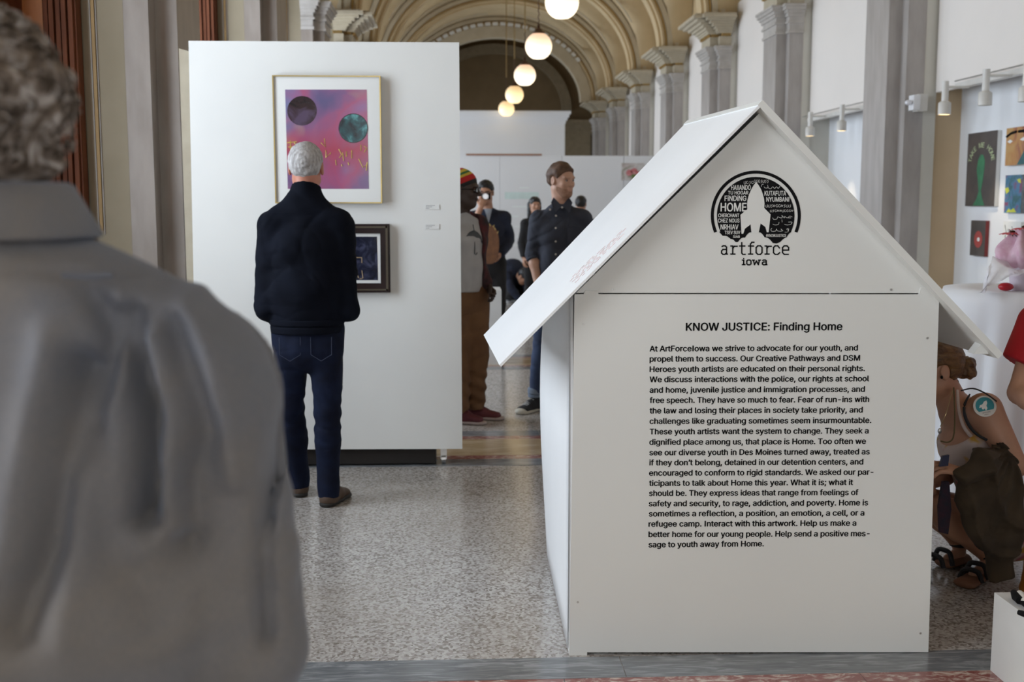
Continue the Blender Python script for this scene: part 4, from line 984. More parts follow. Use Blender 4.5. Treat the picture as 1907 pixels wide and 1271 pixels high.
def eyes(hd, parent, iris=(.08, .05, .03)):
    for sx in (-1, 1):
        c = hd.w((sx * .030, .0735, .007)); o = build(MB().ball(c, .0112 * hd.s, 14, 10), 'eye', M['eyewhite'], parent, True)
        build(MB().ball(c + hd.R[:, 1] * .0085 * hd.s, .0052 * hd.s, 10, 8), 'iris', mat('iris', iris, .2), o, True)
        L = [hd.w((sx * .030 + .0135 * math.cos(a), .0835 - .10 * abs(math.cos(a)) * .06, .0075 + .0075 * math.sin(a))) for a in np.linspace(.15, PI - .15, 9)]
        build(MB().tube(L, .0026 * hd.s, 6), 'eyelid', M['skinlid'], parent, True)
        V = [hd.w((sx * .030 + d, .086 - abs(d) * .25, .028 - abs(d) * .12)) for d in (-.018, -.008, .004, .016)]
        build(MB().tube(V, [.002 * hd.s, .0035 * hd.s, .0035 * hd.s, .0015 * hd.s], 6), 'eyebrow', M['browhair'], parent, True)
def hair(hd, mt, parent, thick=.010, front=.058, side=.016, low=-.07, noise_=None, h=.006, extra=(), name='hair', back=0):
    o = [(hd.e((0, -.016 - back, .034), (.076 + thick, .094 + thick, .087 + thick)), 0)] + list(extra)
    R = hd.R.astype(np.float32); c = hd.c.astype(np.float32); sc = hd.s
    def disp(p):
        q = ((p - c) @ R) / sc
        mask = np.minimum(np.maximum(q[..., 1] - side - .25 * np.maximum(q[..., 2], 0), low - q[..., 2]), front - q[..., 2] + .3 * np.maximum(0, .06 - q[..., 1]) * 0)
        earc = np.sqrt(((q[..., 1] + .004) / .024) ** 2 + ((q[..., 2] - .0) / .034) ** 2) - 1
        ear = np.where(np.abs(q[..., 0]) > .055, -earc * .02, -1)
        return np.maximum(mask, ear) * sc * .0 + 0
    V_ops = o
    # evaluate with the mask as an intersection
    def field(p):
        D = None
        for f_ in V_ops: D = f_[0](p) if D is None else smin(D, f_[0](p), f_[1])
        if noise_: D = D + noise_(p)
        q = ((p - c) @ R) / sc
        ax = np.abs(q[..., 0])
        mask = np.interp(q[..., 1], [side - .012, side, side + .014, side + .038, .085], [low, low * .5, .018, .038, front]).astype(np.float32) - .25 * np.maximum(0, ax - .03) * (q[..., 1] > side + .02) - q[..., 2]
        earc = (1 - np.sqrt(((q[..., 1] + .004) / .026) ** 2 + ((q[..., 2] + .004) / .034) ** 2)) * .02
        mask = np.maximum(mask, np.where(ax > .05, earc, -1))
        taper = .75 * thick * sc * np.exp(np.clip(mask, -.1, 0) / .010)
        D = D + taper
        if extra: 
            D0 = V_ops[0][0](p) + (noise_(p) if noise_ else 0) + taper; E = None
            for f_ in extra: E = f_[0](p) if E is None else np.minimum(E, f_[0](p))
            if noise_: E = E + noise_(p)
            return np.minimum(np.maximum(D0, mask * sc), E)
        return np.maximum(D, mask * sc)
    field.bb = (np.min([f[0].bb[0] for f in o], 0), np.max([f[0].bb[1] for f in o], 0))
    return mesh([(field, 0)], h, name, mt, parent)
def hand(wr, tip, palm_n, side=1, curl=.5, sc=1.0, spread=.018):
    """wr wrist, tip direction point of the knuckles, palm_n direction the palm faces; side=+1 thumb on +x"""
    wr = np.array(wr, float); f = nrm(np.array(tip) - wr); n = nrm(np.array(palm_n) - f * np.dot(palm_n, f)); x = np.cross(f, n) * side
    w = lambda a, b, c: wr + (x * a + f * b + n * c) * sc
    o = [(ec(w(0, .0, 0), w(0, .075, .0), (.026 * sc, .018 * sc), (.040 * sc, .014 * sc), x), .01)]
    for i, (a, L) in enumerate(((.030, .070), (.010, .078), (-.011, .073), (-.030, .058))):
        p0 = w(a, .078, 0); th = 0; p = p0; r = .0092
        for s_, l in enumerate((.45, .31, .24)):
            th += curl * (.9 if s_ else .55); q = p + (x * (a * .10) + f * math.cos(th) * L * l + n * math.sin(th) * L * l) * sc
            o.append((rc(p, q, r * sc, (r - .0009) * sc), .004)); p = q; r -= .0009
    p0 = w(.022, .018, .006); p1 = w(.050, .048, .014 + .012 * curl); p2 = w(.054 - .014 * curl, .078, .020 + .024 * curl); p3 = w(.050 - .026 * curl, .098, .024 + .034 * curl)
    o += [(rc(p0, p1, .014 * sc, .0115 * sc), .008), (rc(p1, p2, .0108 * sc, .0098 * sc), .004), (rc(p2, p3, .0098 * sc, .008 * sc), .004)]
    return o
def shoe(ank, toe, mt, sole_mt, parent, h=.006, w=.047, hi=.09, name='shoe'):
    ank = np.array(ank, float); toe = np.array(toe, float); gz = toe[2]; d = toe - ank; d[2] = 0; L = np.linalg.norm(d); d /= L; s = np.cross(d, [0, 0, 1])
    heel = ank - d * .055; heel[2] = gz; T = ank + d * (L + 0); T[2] = gz
    o = [(ec(heel + [0, 0, .035] + d * .03, ank + d * .06 + [0, 0, gz + .045 - ank[2]], (.038, .036), (.040, .042), s), 0), (ec(ank * [1, 1, 0] + d * .06 + [0, 0, gz + .042], T - d * .045 + [0, 0, .028], (.042, .036), (w, .026), s), .03),
         (ec(ank * [1, 1, 0] + [0, 0, gz + .04], ank * [1, 1, 0] + [0, 0, gz + hi], (.042, .040), (.040, .040), s), .03)]
    sh = mesh(o, h, name, mt, parent, clip=[((0, 0, gz + .014), (0, 0, -1))])
    so = [(ec(heel + [0, 0, .010] + d * .03, T - d * .045 + [0, 0, .010], (.040, .05), (w + .004, .05), s), 0)]
    mesh(so, h, 'sole', sole_mt, sh, clip=[((0, 0, gz + .022), (0, 0, 1)), ((0, 0, gz + .002), (0, 0, -1))]); return sh, d, s, gz
def legs_ops(J, e=0, rh=.085, rk=.057, ra=.040):
    o = []
    for k in ('L', 'R'):
        o += [(rc(J['hip' + k], J['knee' + k], rh + e, rk + e), .03), (rc(J['knee' + k], J['ank' + k], rk + e * .9, ra + e), .02), (rc(np.array(J['knee' + k]) * .72 + np.array(J['ank' + k]) * .28, np.array(J['knee' + k]) * .55 + np.array(J['ank' + k]) * .45, .052 + e, .050 + e), .03)]
    return o
def arms_ops(J, e=0, ks=('L', 'R'), fore=1.0, rs=.048):
    o = []
    for k in ks:
        S_, E_, W_ = [np.array(J[q + k], float) for q in ('sho', 'elb', 'wri')]
        o += [(rc(S_, E_, rs + e, .040 + e), .03)]
        if fore > 0: Wf = E_ + (W_ - E_) * fore; o += [(rc(E_, E_ + (W_ - E_) * .3 * fore, .040 + e, .040 + e), .015), (rc(E_ + (W_ - E_) * .3 * fore, Wf, .040 + e, .027 + e + .008 * (1 - fore)), .02)]
    return o
def torso_ops(J, xd, e=0, r=((.150, .105), (.138, .098), (.162, .115), (.150, .085))):
    P0, P1, P2, P3 = [np.array(J[q], float) for q in ('pel', 'wai', 'che', 'nek')]
    a, b, c, d = [(q[0] + e, q[1] + e) for q in r]
    o = [(ec(P0, P1, a, b, xd), 0), (ec(P1, P2, b, c, xd), .04), (ec(P2, P2 + (P3 - P2) * .55, c, d, xd), .04)]
    for k in ('L', 'R'): o.append((rc(P3 * .8 + P2 * .2, J['sho' + k], .05 + e, .050 + e), .05))
    return o
def person(label, base, rz_unused, J, hd, xd, skin, h=.010, hands=True, fem=False, hand_cfg=(), neck=True, torso=None, armr=.048):
    """one continuous skin: head, neck, trunk, arms, legs; hands with five fingers joined in"""
    tr = torso or ((.135, .090), (.120, .085), (.145, .100), (.135, .070))
    if torso is None: armr = .036; tr = tuple((a - .006, c - .008) for a, c in tr)
    o = torso_ops(J, xd, 0, tr)[:3 if armr < .035 else 9] + arms_ops(J, -.015 if armr < .035 else 0, rs=armr)
    if torso is None: o = torso_ops(J, xd, 0, tr)[:3] + [(rc(A3(*J['nek']) * .7 + A3(*J['che']) * .3, J['sho' + k], .036, .034), .04) for k in 'LR'] + o[5:]
    o = o + legs_ops(J, -.008)
    if neck: o.append(hd.neck(np.array(J['nek'], float) - [0, 0, .02]))
    for k in ('L', 'R'):
        if 'toe' + k in J: a_, t_ = np.array(J['ank' + k], float), np.array(J['toe' + k], float); z_ = t_[2] + .045; o.append((rc(A3(a_[0], a_[1], z_), A3(*(a_ * .45 + t_ * .55)[:2], z_ - .010), .026, .020), .015))
    V, Fq = mesh(o, h, None, None)
    ho = hd.ops(fem) + [hd.neck(np.array(J['nek'], float) - [0, 0, .01])]
    Vs, Fs = [V], [Fq]; n = len(V)
    V2, F2 = mesh(ho, .0042, None, None, pad=.012); Vs.append(V2); Fs.append(F2 + n); n += len(V2)
    for hc in hand_cfg: V3, F3 = mesh(hand(**hc), .004, None, None, pad=.01); Vs.append(V3); Fs.append(F3 + n); n += len(V3)
    p = put('person', np.concatenate(Vs), np.concatenate(Fs), skin, None, 'all', loc=base)
    return tag(p, label, 'person')
def collar(hd, nek, mt, parent, r=.066, hgt=.035, tilt=(0, 0, 1), n=40, name='collar', xd=(1, 0, 0), spread=.012, th=.006):
    c = np.array(nek, float); u = nrm(tilt); x = nrm(np.array(xd) - u * np.dot(xd, u)); y = np.cross(u, x); vs = []; fs = []
    for i in range(n):
        a = 2 * PI * i / n; d = x * math.cos(a) + y * math.sin(a)
        for rr, zz in ((r + spread, -.012), (r, hgt), (r - th, hgt), (r + spread - th, -.012)): vs.append(c + d * rr + u * zz)
    for i in range(n):
        for k in range(4): fs.append((i * 4 + k, ((i + 1) % n) * 4 + k, ((i + 1) % n) * 4 + (k + 1) % 4, i * 4 + (k + 1) % 4))
    return put(name, vs, fs, mt, parent, 'all')
M['eyewhite'] = mat('eye_white', (.42, .38, .35), .3); M['skinlid'] = mat('eyelid_skin', (.22, .11, .075), .6); M['browhair'] = mat('dark_brows', (.06, .035, .02), .7)
def skinm(name, c): return mat(name, c, .5, var=tuple(q * .88 for q in c), scale=14)
M['skinA'] = skinm('fair_skin', (.58, .33, .23)); M['skinR'] = skinm('ruddy_skin', (.50, .20, .13)); M['skinB'] = skinm('dark_skin', (.045, .024, .017)); M['skinC'] = skinm('tan_skin', (.46, .24, .15))
A3 = lambda *a: np.array(a, float)

# --- man in the foreground, seen from behind
def fp_(px, py, Y=1.10): return P(px, py, Y)
cx0 = -.478
J = dict(pel=(cx0, 1.22, .93), wai=(cx0, 1.21, 1.08), che=(cx0, 1.20, 1.25), nek=(cx0, 1.205, 1.46), shoL=(cx0 - .238, 1.21, 1.295), shoR=(cx0 + .238, 1.21, 1.295),
         elbL=(cx0 - .256, 1.23, 1.02), elbR=(cx0 + .250, 1.23, 1.01), wriL=(cx0 - .20, 1.38, .90), wriR=(cx0 + .20, 1.38, .90),
         hipL=(cx0 - .09, 1.22, .90), hipR=(cx0 + .09, 1.22, .90), kneeL=(cx0 - .10, 1.23, .48), kneeR=(cx0 + .10, 1.23, .48), ankL=(cx0 - .11, 1.22, .08), ankR=(cx0 + .11, 1.22, .08), toeL=(cx0 - .13, 1.42, 0), toeR=(cx0 + .13, 1.42, 0))
hd = Head((cx0 - .014, 1.225, 1.562), (-.35, 1, -.08), sc=.93)
fm = person('large out-of-focus man in grey shirt seen from behind at left edge', (cx0, 1.22, 0), 0, J, hd, (1, 0, 0), M['skinR'], .012, torso=((.13, .08), (.115, .075), (.12, .07), (.08, .06)), armr=.030,
            hand_cfg=[dict(wr=J['wriL'], tip=(cx0 - .16, 1.46, .88), palm_n=(.6, 0, -.6), side=1), dict(wr=J['wriR'], tip=(cx0 + .16, 1.46, .88), palm_n=(-.6, 0, -.6), side=-1)])
def shirt_mat():
    m, nt, b, tc = newmat('grey_oxford_shirt', .8); n1 = noise(nt, tc.outputs['Object'], 3.2, 4, .6)
    mp = nt.nodes.new('ShaderNodeMapping'); mp.inputs['Scale'].default_value = (220, 220, 40); nt.links.new(tc.outputs['Object'], mp.inputs[0])
    n2 = noise(nt, mp.outputs[0], 3, 2); c = ramp(nt, n1, [(.38, (.175, .185, .215)), (.62, (.235, .210, .185))])  # blue and warm patches put the tints of the light into the cloth
    c = mixc(nt, .22, c, ramp(nt, n2, [(.3, (.14, .145, .175)), (.7, (.32, .29, .26))])); nt.links.new(c, b.inputs['Base Color'])
    b.inputs['Sheen Weight'].default_value = .25; b.inputs['Sheen Tint'].default_value = (.6, .75, 1, 1); return m
M['shirt'] = shirt_mat()
# folds of the back as ridges (+) and furrows (-) along polylines given in x (from spine) and z
def fpx(l): return [(lambda q: (q[0] - cx0, q[2]))(P(x, y, 1.085)) for x, y in l]
FO = [(fpx([(114, 516), (153, 567), (183, 644), (182, 705), (164, 800)]), .011, .018, -1), (fpx([(212, 600), (240, 697), (262, 789), (258, 911), (243, 988)]), .014, .030, -1),
      (fpx([(200, 560), (215, 640), (200, 700), (176, 780)]), .010, .010, 1), (fpx([(262, 640), (285, 774), (290, 911), (300, 1010)]), .012, .013, 1), (fpx([(300, 620), (345, 728), (363, 827), (350, 880)]), .012, .013, -1),
      (fpx([(130, 700), (115, 873), (92, 1011), (30, 1180)]), .018, .030, -1), (fpx([(70, 640), (55, 850), (20, 1050)]), .018, .012, 1), (fpx([(350, 570), (428, 636), (466, 697), (478, 760)]), .010, .010, -1),
      (fpx([(310, 560), (380, 680), (410, 800), (415, 930)]), .013, .012, 1), (fpx([(165, 850), (180, 980), (200, 1064), (235, 1120)]), .016, .012, -1), (fpx([(150, 900), (130, 1050), (120, 1200)]), .018, .010, 1), (fpx([(330, 930), (310, 1060), (260, 1180)]), .02, .010, -1),
      (fpx([(400, 560), (460, 620), (500, 690)]), .008, .007, 1), (fpx([(470, 1040), (500, 1060), (545, 1040)]), .018, .006, -1), (fpx([(470, 1090), (520, 1085), (560, 1060)]), .016, .005, 1), (fpx([(470, 1170), (520, 1190), (555, 1170)]), .018, .006, -1), (fpx([(500, 870), (530, 900), (555, 880)]), .014, .004, -1),
      (fpx([(531, 728), (500, 789), (470, 950), (458, 1064), (462, 1260)]), .009, .020, -1)]
def folds(p):
    d = np.zeros(p.shape[:-1], np.float32); x = p[..., 0] - cx0; z = p[..., 2]
    for pts, w, a, sg in FO:
        best = np.full(d.shape, 9, np.float32)
        for (x0, z0), (x1, z1) in zip(pts, pts[1:]):
            t = np.clip(((x - x0) * (x1 - x0) + (z - z0) * (z1 - z0)) / ((x1 - x0) ** 2 + (z1 - z0) ** 2), 0, 1)
            best = np.minimum(best, np.hypot(x - x0 - t * (x1 - x0), z - z0 - t * (z1 - z0)))
        L = np.clip((1.437 - z) / .035, 0, 1)
        d -= sg * a * np.exp(-(best / w) ** 2) * L * (p[..., 1] < 1.24)
    zy = P(150, 512, 1.085)[2]
    d += .0035 * np.exp(-((z - zy + .16 * np.maximum(0, np.abs(x) - .10)) / .003) ** 2) * (p[..., 1] < 1.22) * (np.abs(x) < .24)
    return d + wrinkle(.0022, 26, 3)(p) + wrinkle(.003, 11, 5)(p)
so = torso_ops(J, (1, 0, 0), 0, ((.200, .125), (.225, .125), (.228, .122), (.155, .090))) + arms_ops(J, .020, fore=.95, rs=.038)
for sx in (-1, 1): so.append((ec((cx0 + sx * .04, 1.20, 1.435), (cx0 + sx * .212, 1.20, 1.338), (.088, .048), (.078, .060), (0, 1, 0)), .04))
sh = mesh(so, .0075, 'shirt', M['shirt'], fm, folds, clip=[((0, 0, .86), (0, 0, -1))])
# collar band and turned-down fall
def ringmesh(name, cs, mt, parent, n=48, a0=0, a1=360):
    vs = []; fs = []; m = len(cs); k = n + 1
    for i in range(k):
        a = math.radians(a0 + (a1 - a0) * i / n)
        for (rx, ry, z, yo) in cs: vs.append((cx0 + rx * math.sin(a), 1.205 + yo - ry * math.cos(a), z))
    for i in range(n):
        for j in range(m): fs.append((i * m + j, (i + 1) * m + j, (i + 1) * m + (j + 1) % m, i * m + (j + 1) % m))
    return put(name, vs, fs, mt, parent, 'all')
ringmesh('collar', [(.070, .070, 1.512, 0), (.076, .077, 1.508, 0), (.098, .106, 1.468, .0), (.104, .113, 1.464, 0), (.106, .115, 1.468, 0), (.080, .081, 1.518, 0), (.073, .073, 1.521, 0)], M['shirt'], sh, 60, -150, 150)
M['seamblue'] = mat('blue_grey_seam', (.13, .14, .17), .8)
mb = MB()
for a, b_ in ((-.01, .0), (0, .01)): pass
q = [tuple(P(x, y, 1.078)) for x, y in ((112, 514), (160, 517), (208, 514))]
build(MB().tube([(x, y + .005, z) for x, y, z in q], .0028, 6), 'pleat_tack', M['seamblue'], sh)
build(mesh_tmp := MB().slab([(cx0 - .09, 1.24 - .115, .9), (cx0 + .09, 1.24 - .115, .9), (cx0 + .09, 1.24 - .115, .86), (cx0 - .09, 1.24 - .115, .86)], (0, .02, 0)), 'belt', M['darkbase'], fm)
M['khaki'] = mat('khaki_trousers', (.20, .16, .11), .8)
tro = legs_ops(J, .022) + [(ec(J['pel'], A3(cx0, 1.22, .86), (.165, .115), (.165, .115), (1, 0, 0)), .03)]
mesh(tro, .014, 'trousers', M['khaki'], fm, wrinkle(.003, 20, 5), clip=[((0, 0, .06), (0, 0, -1))])
M['brownshoe'] = mat('brown_suede', (.09, .055, .035), .7); M['darksole'] = mat('dark_sole', (.02, .018, .016), .7)
for k in 'LR': shoe(J['ank' + k], J['toe' + k], M['brownshoe'], M['darksole'], fm, .009)
def greyhair():
    m, nt, b, tc = newmat('grey_curly_hair', .75); n1 = noise(nt, tc.outputs['Object'], 38, 5, 1.2)
    nt.links.new(ramp(nt, n1, [(.34, (.075, .055, .040)), (.5, (.19, .15, .12)), (.66, (.50, .46, .43))]), b.inputs['Base Color']); return m
M['greyhair'] = greyhair()
hr = hair(hd, M['greyhair'], fm, thick=.022, front=.05, side=.03, low=-.068, noise_=wrinkle(.011, 75, 2, 8), h=.006)
rr = random.Random(4); mb = MB()
for i in range(620):
    th, ph = rr.uniform(0, 2 * PI), rr.uniform(-.62, 1.5); d = np.array([math.cos(th) * math.cos(ph), math.sin(th) * math.cos(ph), math.sin(ph)])
    q = np.array([d[0] * .092, -.016 + d[1] * .110, .034 + d[2] * .104])
    if q[1] > .03 and q[2] < .05: continue
    if abs(q[0]) > .06 and -.03 < q[1] < .03 and q[2] < .03: continue
    c = hd.w(q); D = hd.R @ d; t1 = nrm(np.cross(D, [rr.uniform(-1, 1), rr.uniform(-1, 1), .3])); t2 = np.cross(D, t1); r0 = rr.uniform(.006, .012); turns = rr.uniform(1, 2.2)
    mb.tube([c - D * .006 + (t1 * math.cos(a) + t2 * math.sin(a)) * r0 + D * .016 * k / 9 + t1 * .012 * k / 9 for k, a in ((k, turns * 2 * PI * k / 9) for k in range(10))], .0018, 4)
o = build(mb, 'hair_curls', M['greyhair'], fm, 'all'); o['kind'] = 'stuff'

# --- man in black looking at the pictures
x0, y0 = -.735, 5.62
J = dict(pel=(x0 - .005, y0, .93), wai=(x0 - .005, y0 - .01, 1.08), che=(x0 - .002, y0 - .01, 1.28), nek=(x0, y0 + .0, 1.50), shoL=(x0 - .168, y0, 1.388), shoR=(x0 + .165, y0, 1.388),
         elbL=(x0 - .200, y0 + .0, .99), elbR=(x0 + .196, y0 - .01, .985), wriL=(x0 - .12, y0 + .20, .98), wriR=(x0 + .12, y0 + .20, .96),
         hipL=(x0 - .085, y0, .88), hipR=(x0 + .082, y0, .88), kneeL=(x0 - .103, y0 + .04, .48), kneeR=(x0 + .088, y0 - .02, .48), ankL=(x0 - .085, y0 + .17, .09), ankR=(x0 + .090, y0 - .03, .09), toeL=(x0 - .12, y0 + .36, 0), toeR=(x0 + .15, y0 + .16, 0))
hd = Head((x0 + .003, y0 + .03, 1.665), (.04, 1, .02), sc=1.0)
mm = person('white-haired man in black jacket and dark jeans facing the framed prints', (x0, y0, 0), 0, J, hd, (1, 0, 0), M['skinR'], .010,
            hand_cfg=[dict(wr=J['wriL'], tip=(x0, y0 + .25, 1.09), palm_n=(0, -1, 0), side=-1), dict(wr=J['wriR'], tip=(x0, y0 + .26, 1.02), palm_n=(0, -1, 0), side=1)])
M['blackjkt'] = mat('black_knit', (.0045, .006, .012), .9, var=(.003, .004, .008), scale=6, spec=.12); M['jeans'] = mat('dark_indigo_jeans', (.009, .014, .036), .85, var=(.006, .008, .019), scale=10, spec=.15)
so = torso_ops(J, (1, 0, 0), 0, ((.180, .130), (.185, .125), (.185, .120), (.150, .080))) + arms_ops(J, .020, fore=.98, rs=.050) + [(rc(A3(*J['nek']) + [0, .01, -.03], A3(*J['nek']) + [0, .015, .075], .078, .071), .03)] + [(rc((x0 + q * .045, y0, 1.485), (x0 + q * .145, y0, 1.405), .058, .056), .05) for q in (-1, 1)]
jk = mesh(so, .007, 'jacket', M['blackjkt'], mm, lambda p: wrinkle(.006, 17, 11)(p) + wrinkle(.003, 45, 12)(p), clip=[((0, 0, .885), (0, 0, -1)), ((0, y0 - .04, 1.600), (0, .35, 1))])
hb = mesh([(ec((x0 - .005, y0 - .0, .865), (x0 - .005, y0, .935), (.178, .130), (.184, .134), (1, 0, 0), True), 0)], .006, 'hem_band', M['blackjkt'], jk)
tro = [(ec((x0, y0, .885), (x0, y0 - .005, .79), (.150, .112), (.158, .122), (1, 0, 0)), 0)] + legs_ops(J, .008, .086, .058, .044) + [(rc(A3(*J['ank' + q]) + [0, 0, .02], A3(*J['ank' + q]) - [0, .012, .045], .052, .053), .02) for q in 'LR']
tr_ = mesh(tro, .006, 'jeans', M['jeans'], mm, lambda p: wrinkle(.004, 30, 7)(p) + .0018 * np.sin(p[..., 2] * 95 + 6 * np.sin(p[..., 0] * 9)) * (np.abs(p[..., 2] - .46) < .14), clip=[((0, 0, .045), (0, 0, -1))])
for sx in (-1, 1):
    c = (x0 + sx * .075, y0 - .123, .80); build(MB().tube([(c[0] - .05, c[1] + .004, c[2] + .055), (c[0] - .05, c[1], c[2] - .03), (c[0], c[1] - .006, c[2] - .06), (c[0] + .05, c[1], c[2] - .03), (c[0] + .05, c[1] + .004, c[2] + .055)], .0016, 5), 'back_pocket_seam', mat('navy_thread', (.03, .04, .08), .7), tr_)
for k in 'LR': shoe(J['ank' + k], J['toe' + k], M['brownshoe'], M['darksole'], mm, .006)
M['whitehair'] = mat('white_hair', (.52, .50, .49), .7, var=(.30, .28, .27), scale=30, stretch=(3, 3, .7), bump=.5, bscale=160)
hair(hd, M['whitehair'], mm, thick=.011, front=.06, side=.012, low=-.112, noise_=wrinkle(.0022, 160, 4), h=.0045)

# --- young man facing the camera, head turned to his left
x0, y0 = .735, 8.10
J = dict(pel=(x0, y0, .95), wai=(x0 - .005, y0, 1.10), che=(x0 - .01, y0, 1.29), nek=(x0, y0, 1.49), shoR=(x0 - .158, y0, 1.392), shoL=(x0 + .158, y0, 1.392),
         elbR=(x0 - .198, y0 + .02, 1.15), elbL=(x0 + .198, y0 + .02, 1.15), wriR=(x0 - .155, y0 - .08, .885), wriL=(x0 + .19, y0 - .08, .87),
         hipR=(x0 - .09, y0, .90), hipL=(x0 + .09, y0, .90), kneeR=(x0 - .13, y0 - .01, .50), kneeL=(x0 + .11, y0 + .02, .50), ankR=(x0 - .175, y0 + .04, .10), ankL=(x0 + .12, y0 + .06, .10), toeR=(x0 - .305, y0 - .12, 0), toeL=(x0 + .18, y0 - .14, 0))
hd = Head((x0 + .005, y0 - .02, 1.652), (.62, -.78, -.06), sc=1.0)
ym = person('young brown-haired man in dark button-down shirt with rolled sleeves', (x0, y0, 0), 0, J, hd, (1, 0, 0), M['skinA'], .009,
            hand_cfg=[dict(wr=J['wriR'], tip=(x0 - .12, y0 - .12, .80), palm_n=(1, 0, 0), side=1), dict(wr=J['wriL'], tip=(x0 + .17, y0 - .12, .79), palm_n=(-1, 0, 0), side=-1)])
eyes(hd, ym); M['denimshirt'] = mat('dark_blue_grey_shirt', (.040, .045, .066), .85, var=(.030, .034, .050), scale=7)
so = torso_ops(J, (1, 0, 0), 0, ((.175, .125), (.158, .118), (.162, .115), (.140, .075))) + arms_ops(J, .018, fore=0, rs=.044)
for k in 'LR': so.append((ec(J['elb' + k], A3(*J['elb' + k]) * .85 + A3(*J['wri' + k]) * .15, (.058, .056), (.052, .052), (0, 1, 0)), .02))
sh = mesh(so, .0065, 'shirt', M['denimshirt'], ym, lambda p: wrinkle(.006, 20, 21)(p) + wrinkle(.002, 60, 22)(p), clip=[((0, 0, .86), (0, 0, -1)), ((0, y0 - .03, 1.525), (0, -.6, 1))])
for k in 'LR':
    c = A3(*J['elb' + k]) * .86 + A3(*J['wri' + k]) * .14; d = nrm(A3(*J['wri' + k]) - A3(*J['elb' + k])); mesh([(ec(c - d * .03, c + d * .018, (.056, .056), (.055, .055), (0, 1, 0), True), 0)], .005, 'rolled_cuff', M['denimshirt'], sh)
for sx, pts in ((-1, [(0, 1.475, -.098), (-.055, 1.535, -.045), (-.075, 1.50, -.075), (-.05, 1.435, -.125)]), (1, [(0, 1.475, -.098), (.055, 1.535, -.045), (.075, 1.50, -.075), (.05, 1.435, -.125)])):
    build(MB().slab([(x0 + a, y0 + c, b) for a, b, c in pts], (0, .008, .004)), 'collar_point', M['denimshirt'], sh)
M['button'] = mat('pale_button', (.55, .52, .48), .4)
for (px, py) in ((1024.5, 390.5), (1047, 386.5), (1035.5, 402), (1035, 425), (1035, 450), (1035, 474)):
    c = P(px, py, y0 - .14); c[1] = y0 - .133 if py > 395 else y0 - .130; build(MB().lathe([(.007, -.006), (.007, .0), (.004, .001)], c, 10, 'y'), 'button', M['button'], sh)
mb = MB(); build(mb.box(x0 + .035, x0 + .125, y0 - .136, y0 - .128, 1.22, 1.335), 'chest_pocket', M['denimshirt'], sh)
tro = [(ec((x0, y0, .93), (x0, y0, .82), (.150, .110), (.155, .115), (1, 0, 0)), 0)] + legs_ops(J, .002, .088, .064, .046)
M['bluejeans'] = mat('blue_jeans', (.040, .065, .14), .8, var=(.028, .042, .09), scale=9)
tr_ = mesh(tro, .008, 'jeans', M['bluejeans'], ym, wrinkle(.004, 26, 9), clip=[((0, 0, .115), (0, 0, -1))])
for k in 'LR': mesh([(ec(A3(*J['ank' + k]) + [0, 0, .0], A3(*J['ank' + k]) + [0, 0, .07], (.055, .055), (.056, .056), (1, 0, 0), True), 0)], .006, 'jeans_turn_up', mat('pale_denim', (.20, .25, .33), .8), tr_)
M['canvasblk'] = mat('black_canvas', (.015, .015, .018), .8); M['rubber'] = mat('cream_rubber', (.55, .52, .44), .6)
def laces(sh, d, s, gz, ank, n=6, col='button', L0=.045, L1=.14):
    ank = A3(*ank)
    for i in range(n):
        t = L0 + (L1 - L0) * i / (n - 1); c = ank + d * t; c[2] = gz + .098 - .036 * i / (n - 1) - .0
        build(MB().tube([c - s * .022 - [0, 0, .006], c + [0, 0, .002], c + s * .022 + d * .012 - [0, 0, .006]], .0032, 5), 'lace', M[col], sh)
M['lacewhite'] = mat('white_lace', (.75, .75, .74), .7)
for k in 'LR':
    s_, d, s2, gz = shoe(J['ank' + k], J['toe' + k], M['canvasblk'], M['rubber'], ym, .005, hi=.115); laces(s_, d, s2, gz, J['ank' + k], 7, 'lacewhite', .035, .13)
    T = A3(*J['toe' + k]) - d * .035; mesh([(el((T[0], T[1], .018), (.048, .048, .026)), 0)], .005, 'toe_cap', M['rubber'], s_, clip=[((0, 0, .003), (0, 0, -1)), (T - d * .012, -d)])
M['brownhair'] = mat('brown_hair', (.125, .062, .032), .6, var=(.06, .03, .016), scale=30, bump=.5, bscale=150)
hair(hd, M['brownhair'], ym, thick=.016, front=.082, side=.0, low=-.055, noise_=wrinkle(.007, 60, 6, 8), h=.0045, back=0)
def beard(hd, mt, parent, y_lo=.0, top=-.050, thick=.0012):
    o = hd.ops(); R = hd.R.astype(np.float32); c = hd.c.astype(np.float32)
    def f(p):
        D = np.full(p.shape[:-1], 9, np.float32)
        for q in o[:7]:
            D = smin(D, q[0](p), q[1]) 
        D = D - thick; q = ((p - c) @ R) / hd.s
        mask = np.maximum(np.maximum(q[..., 2] - (top + .30 * np.maximum(0, .07 - q[..., 1])), .012 - q[..., 1]), -.115 - q[..., 2])
        lip = .008 - np.sqrt((q[..., 0] * .36) ** 2 + (q[..., 2] + .055) ** 2)
        return np.maximum(np.maximum(D, mask), np.where(q[..., 1] > .05, lip, -1))
    f.bb = (hd.c - .13, hd.c + .13); return mesh([(f, 0)], .004, 'stubble', mt, parent)
beard(hd, mat('brown_stubble', (.40, .22, .145), .8, var=(.30, .16, .10), scale=60), ym)

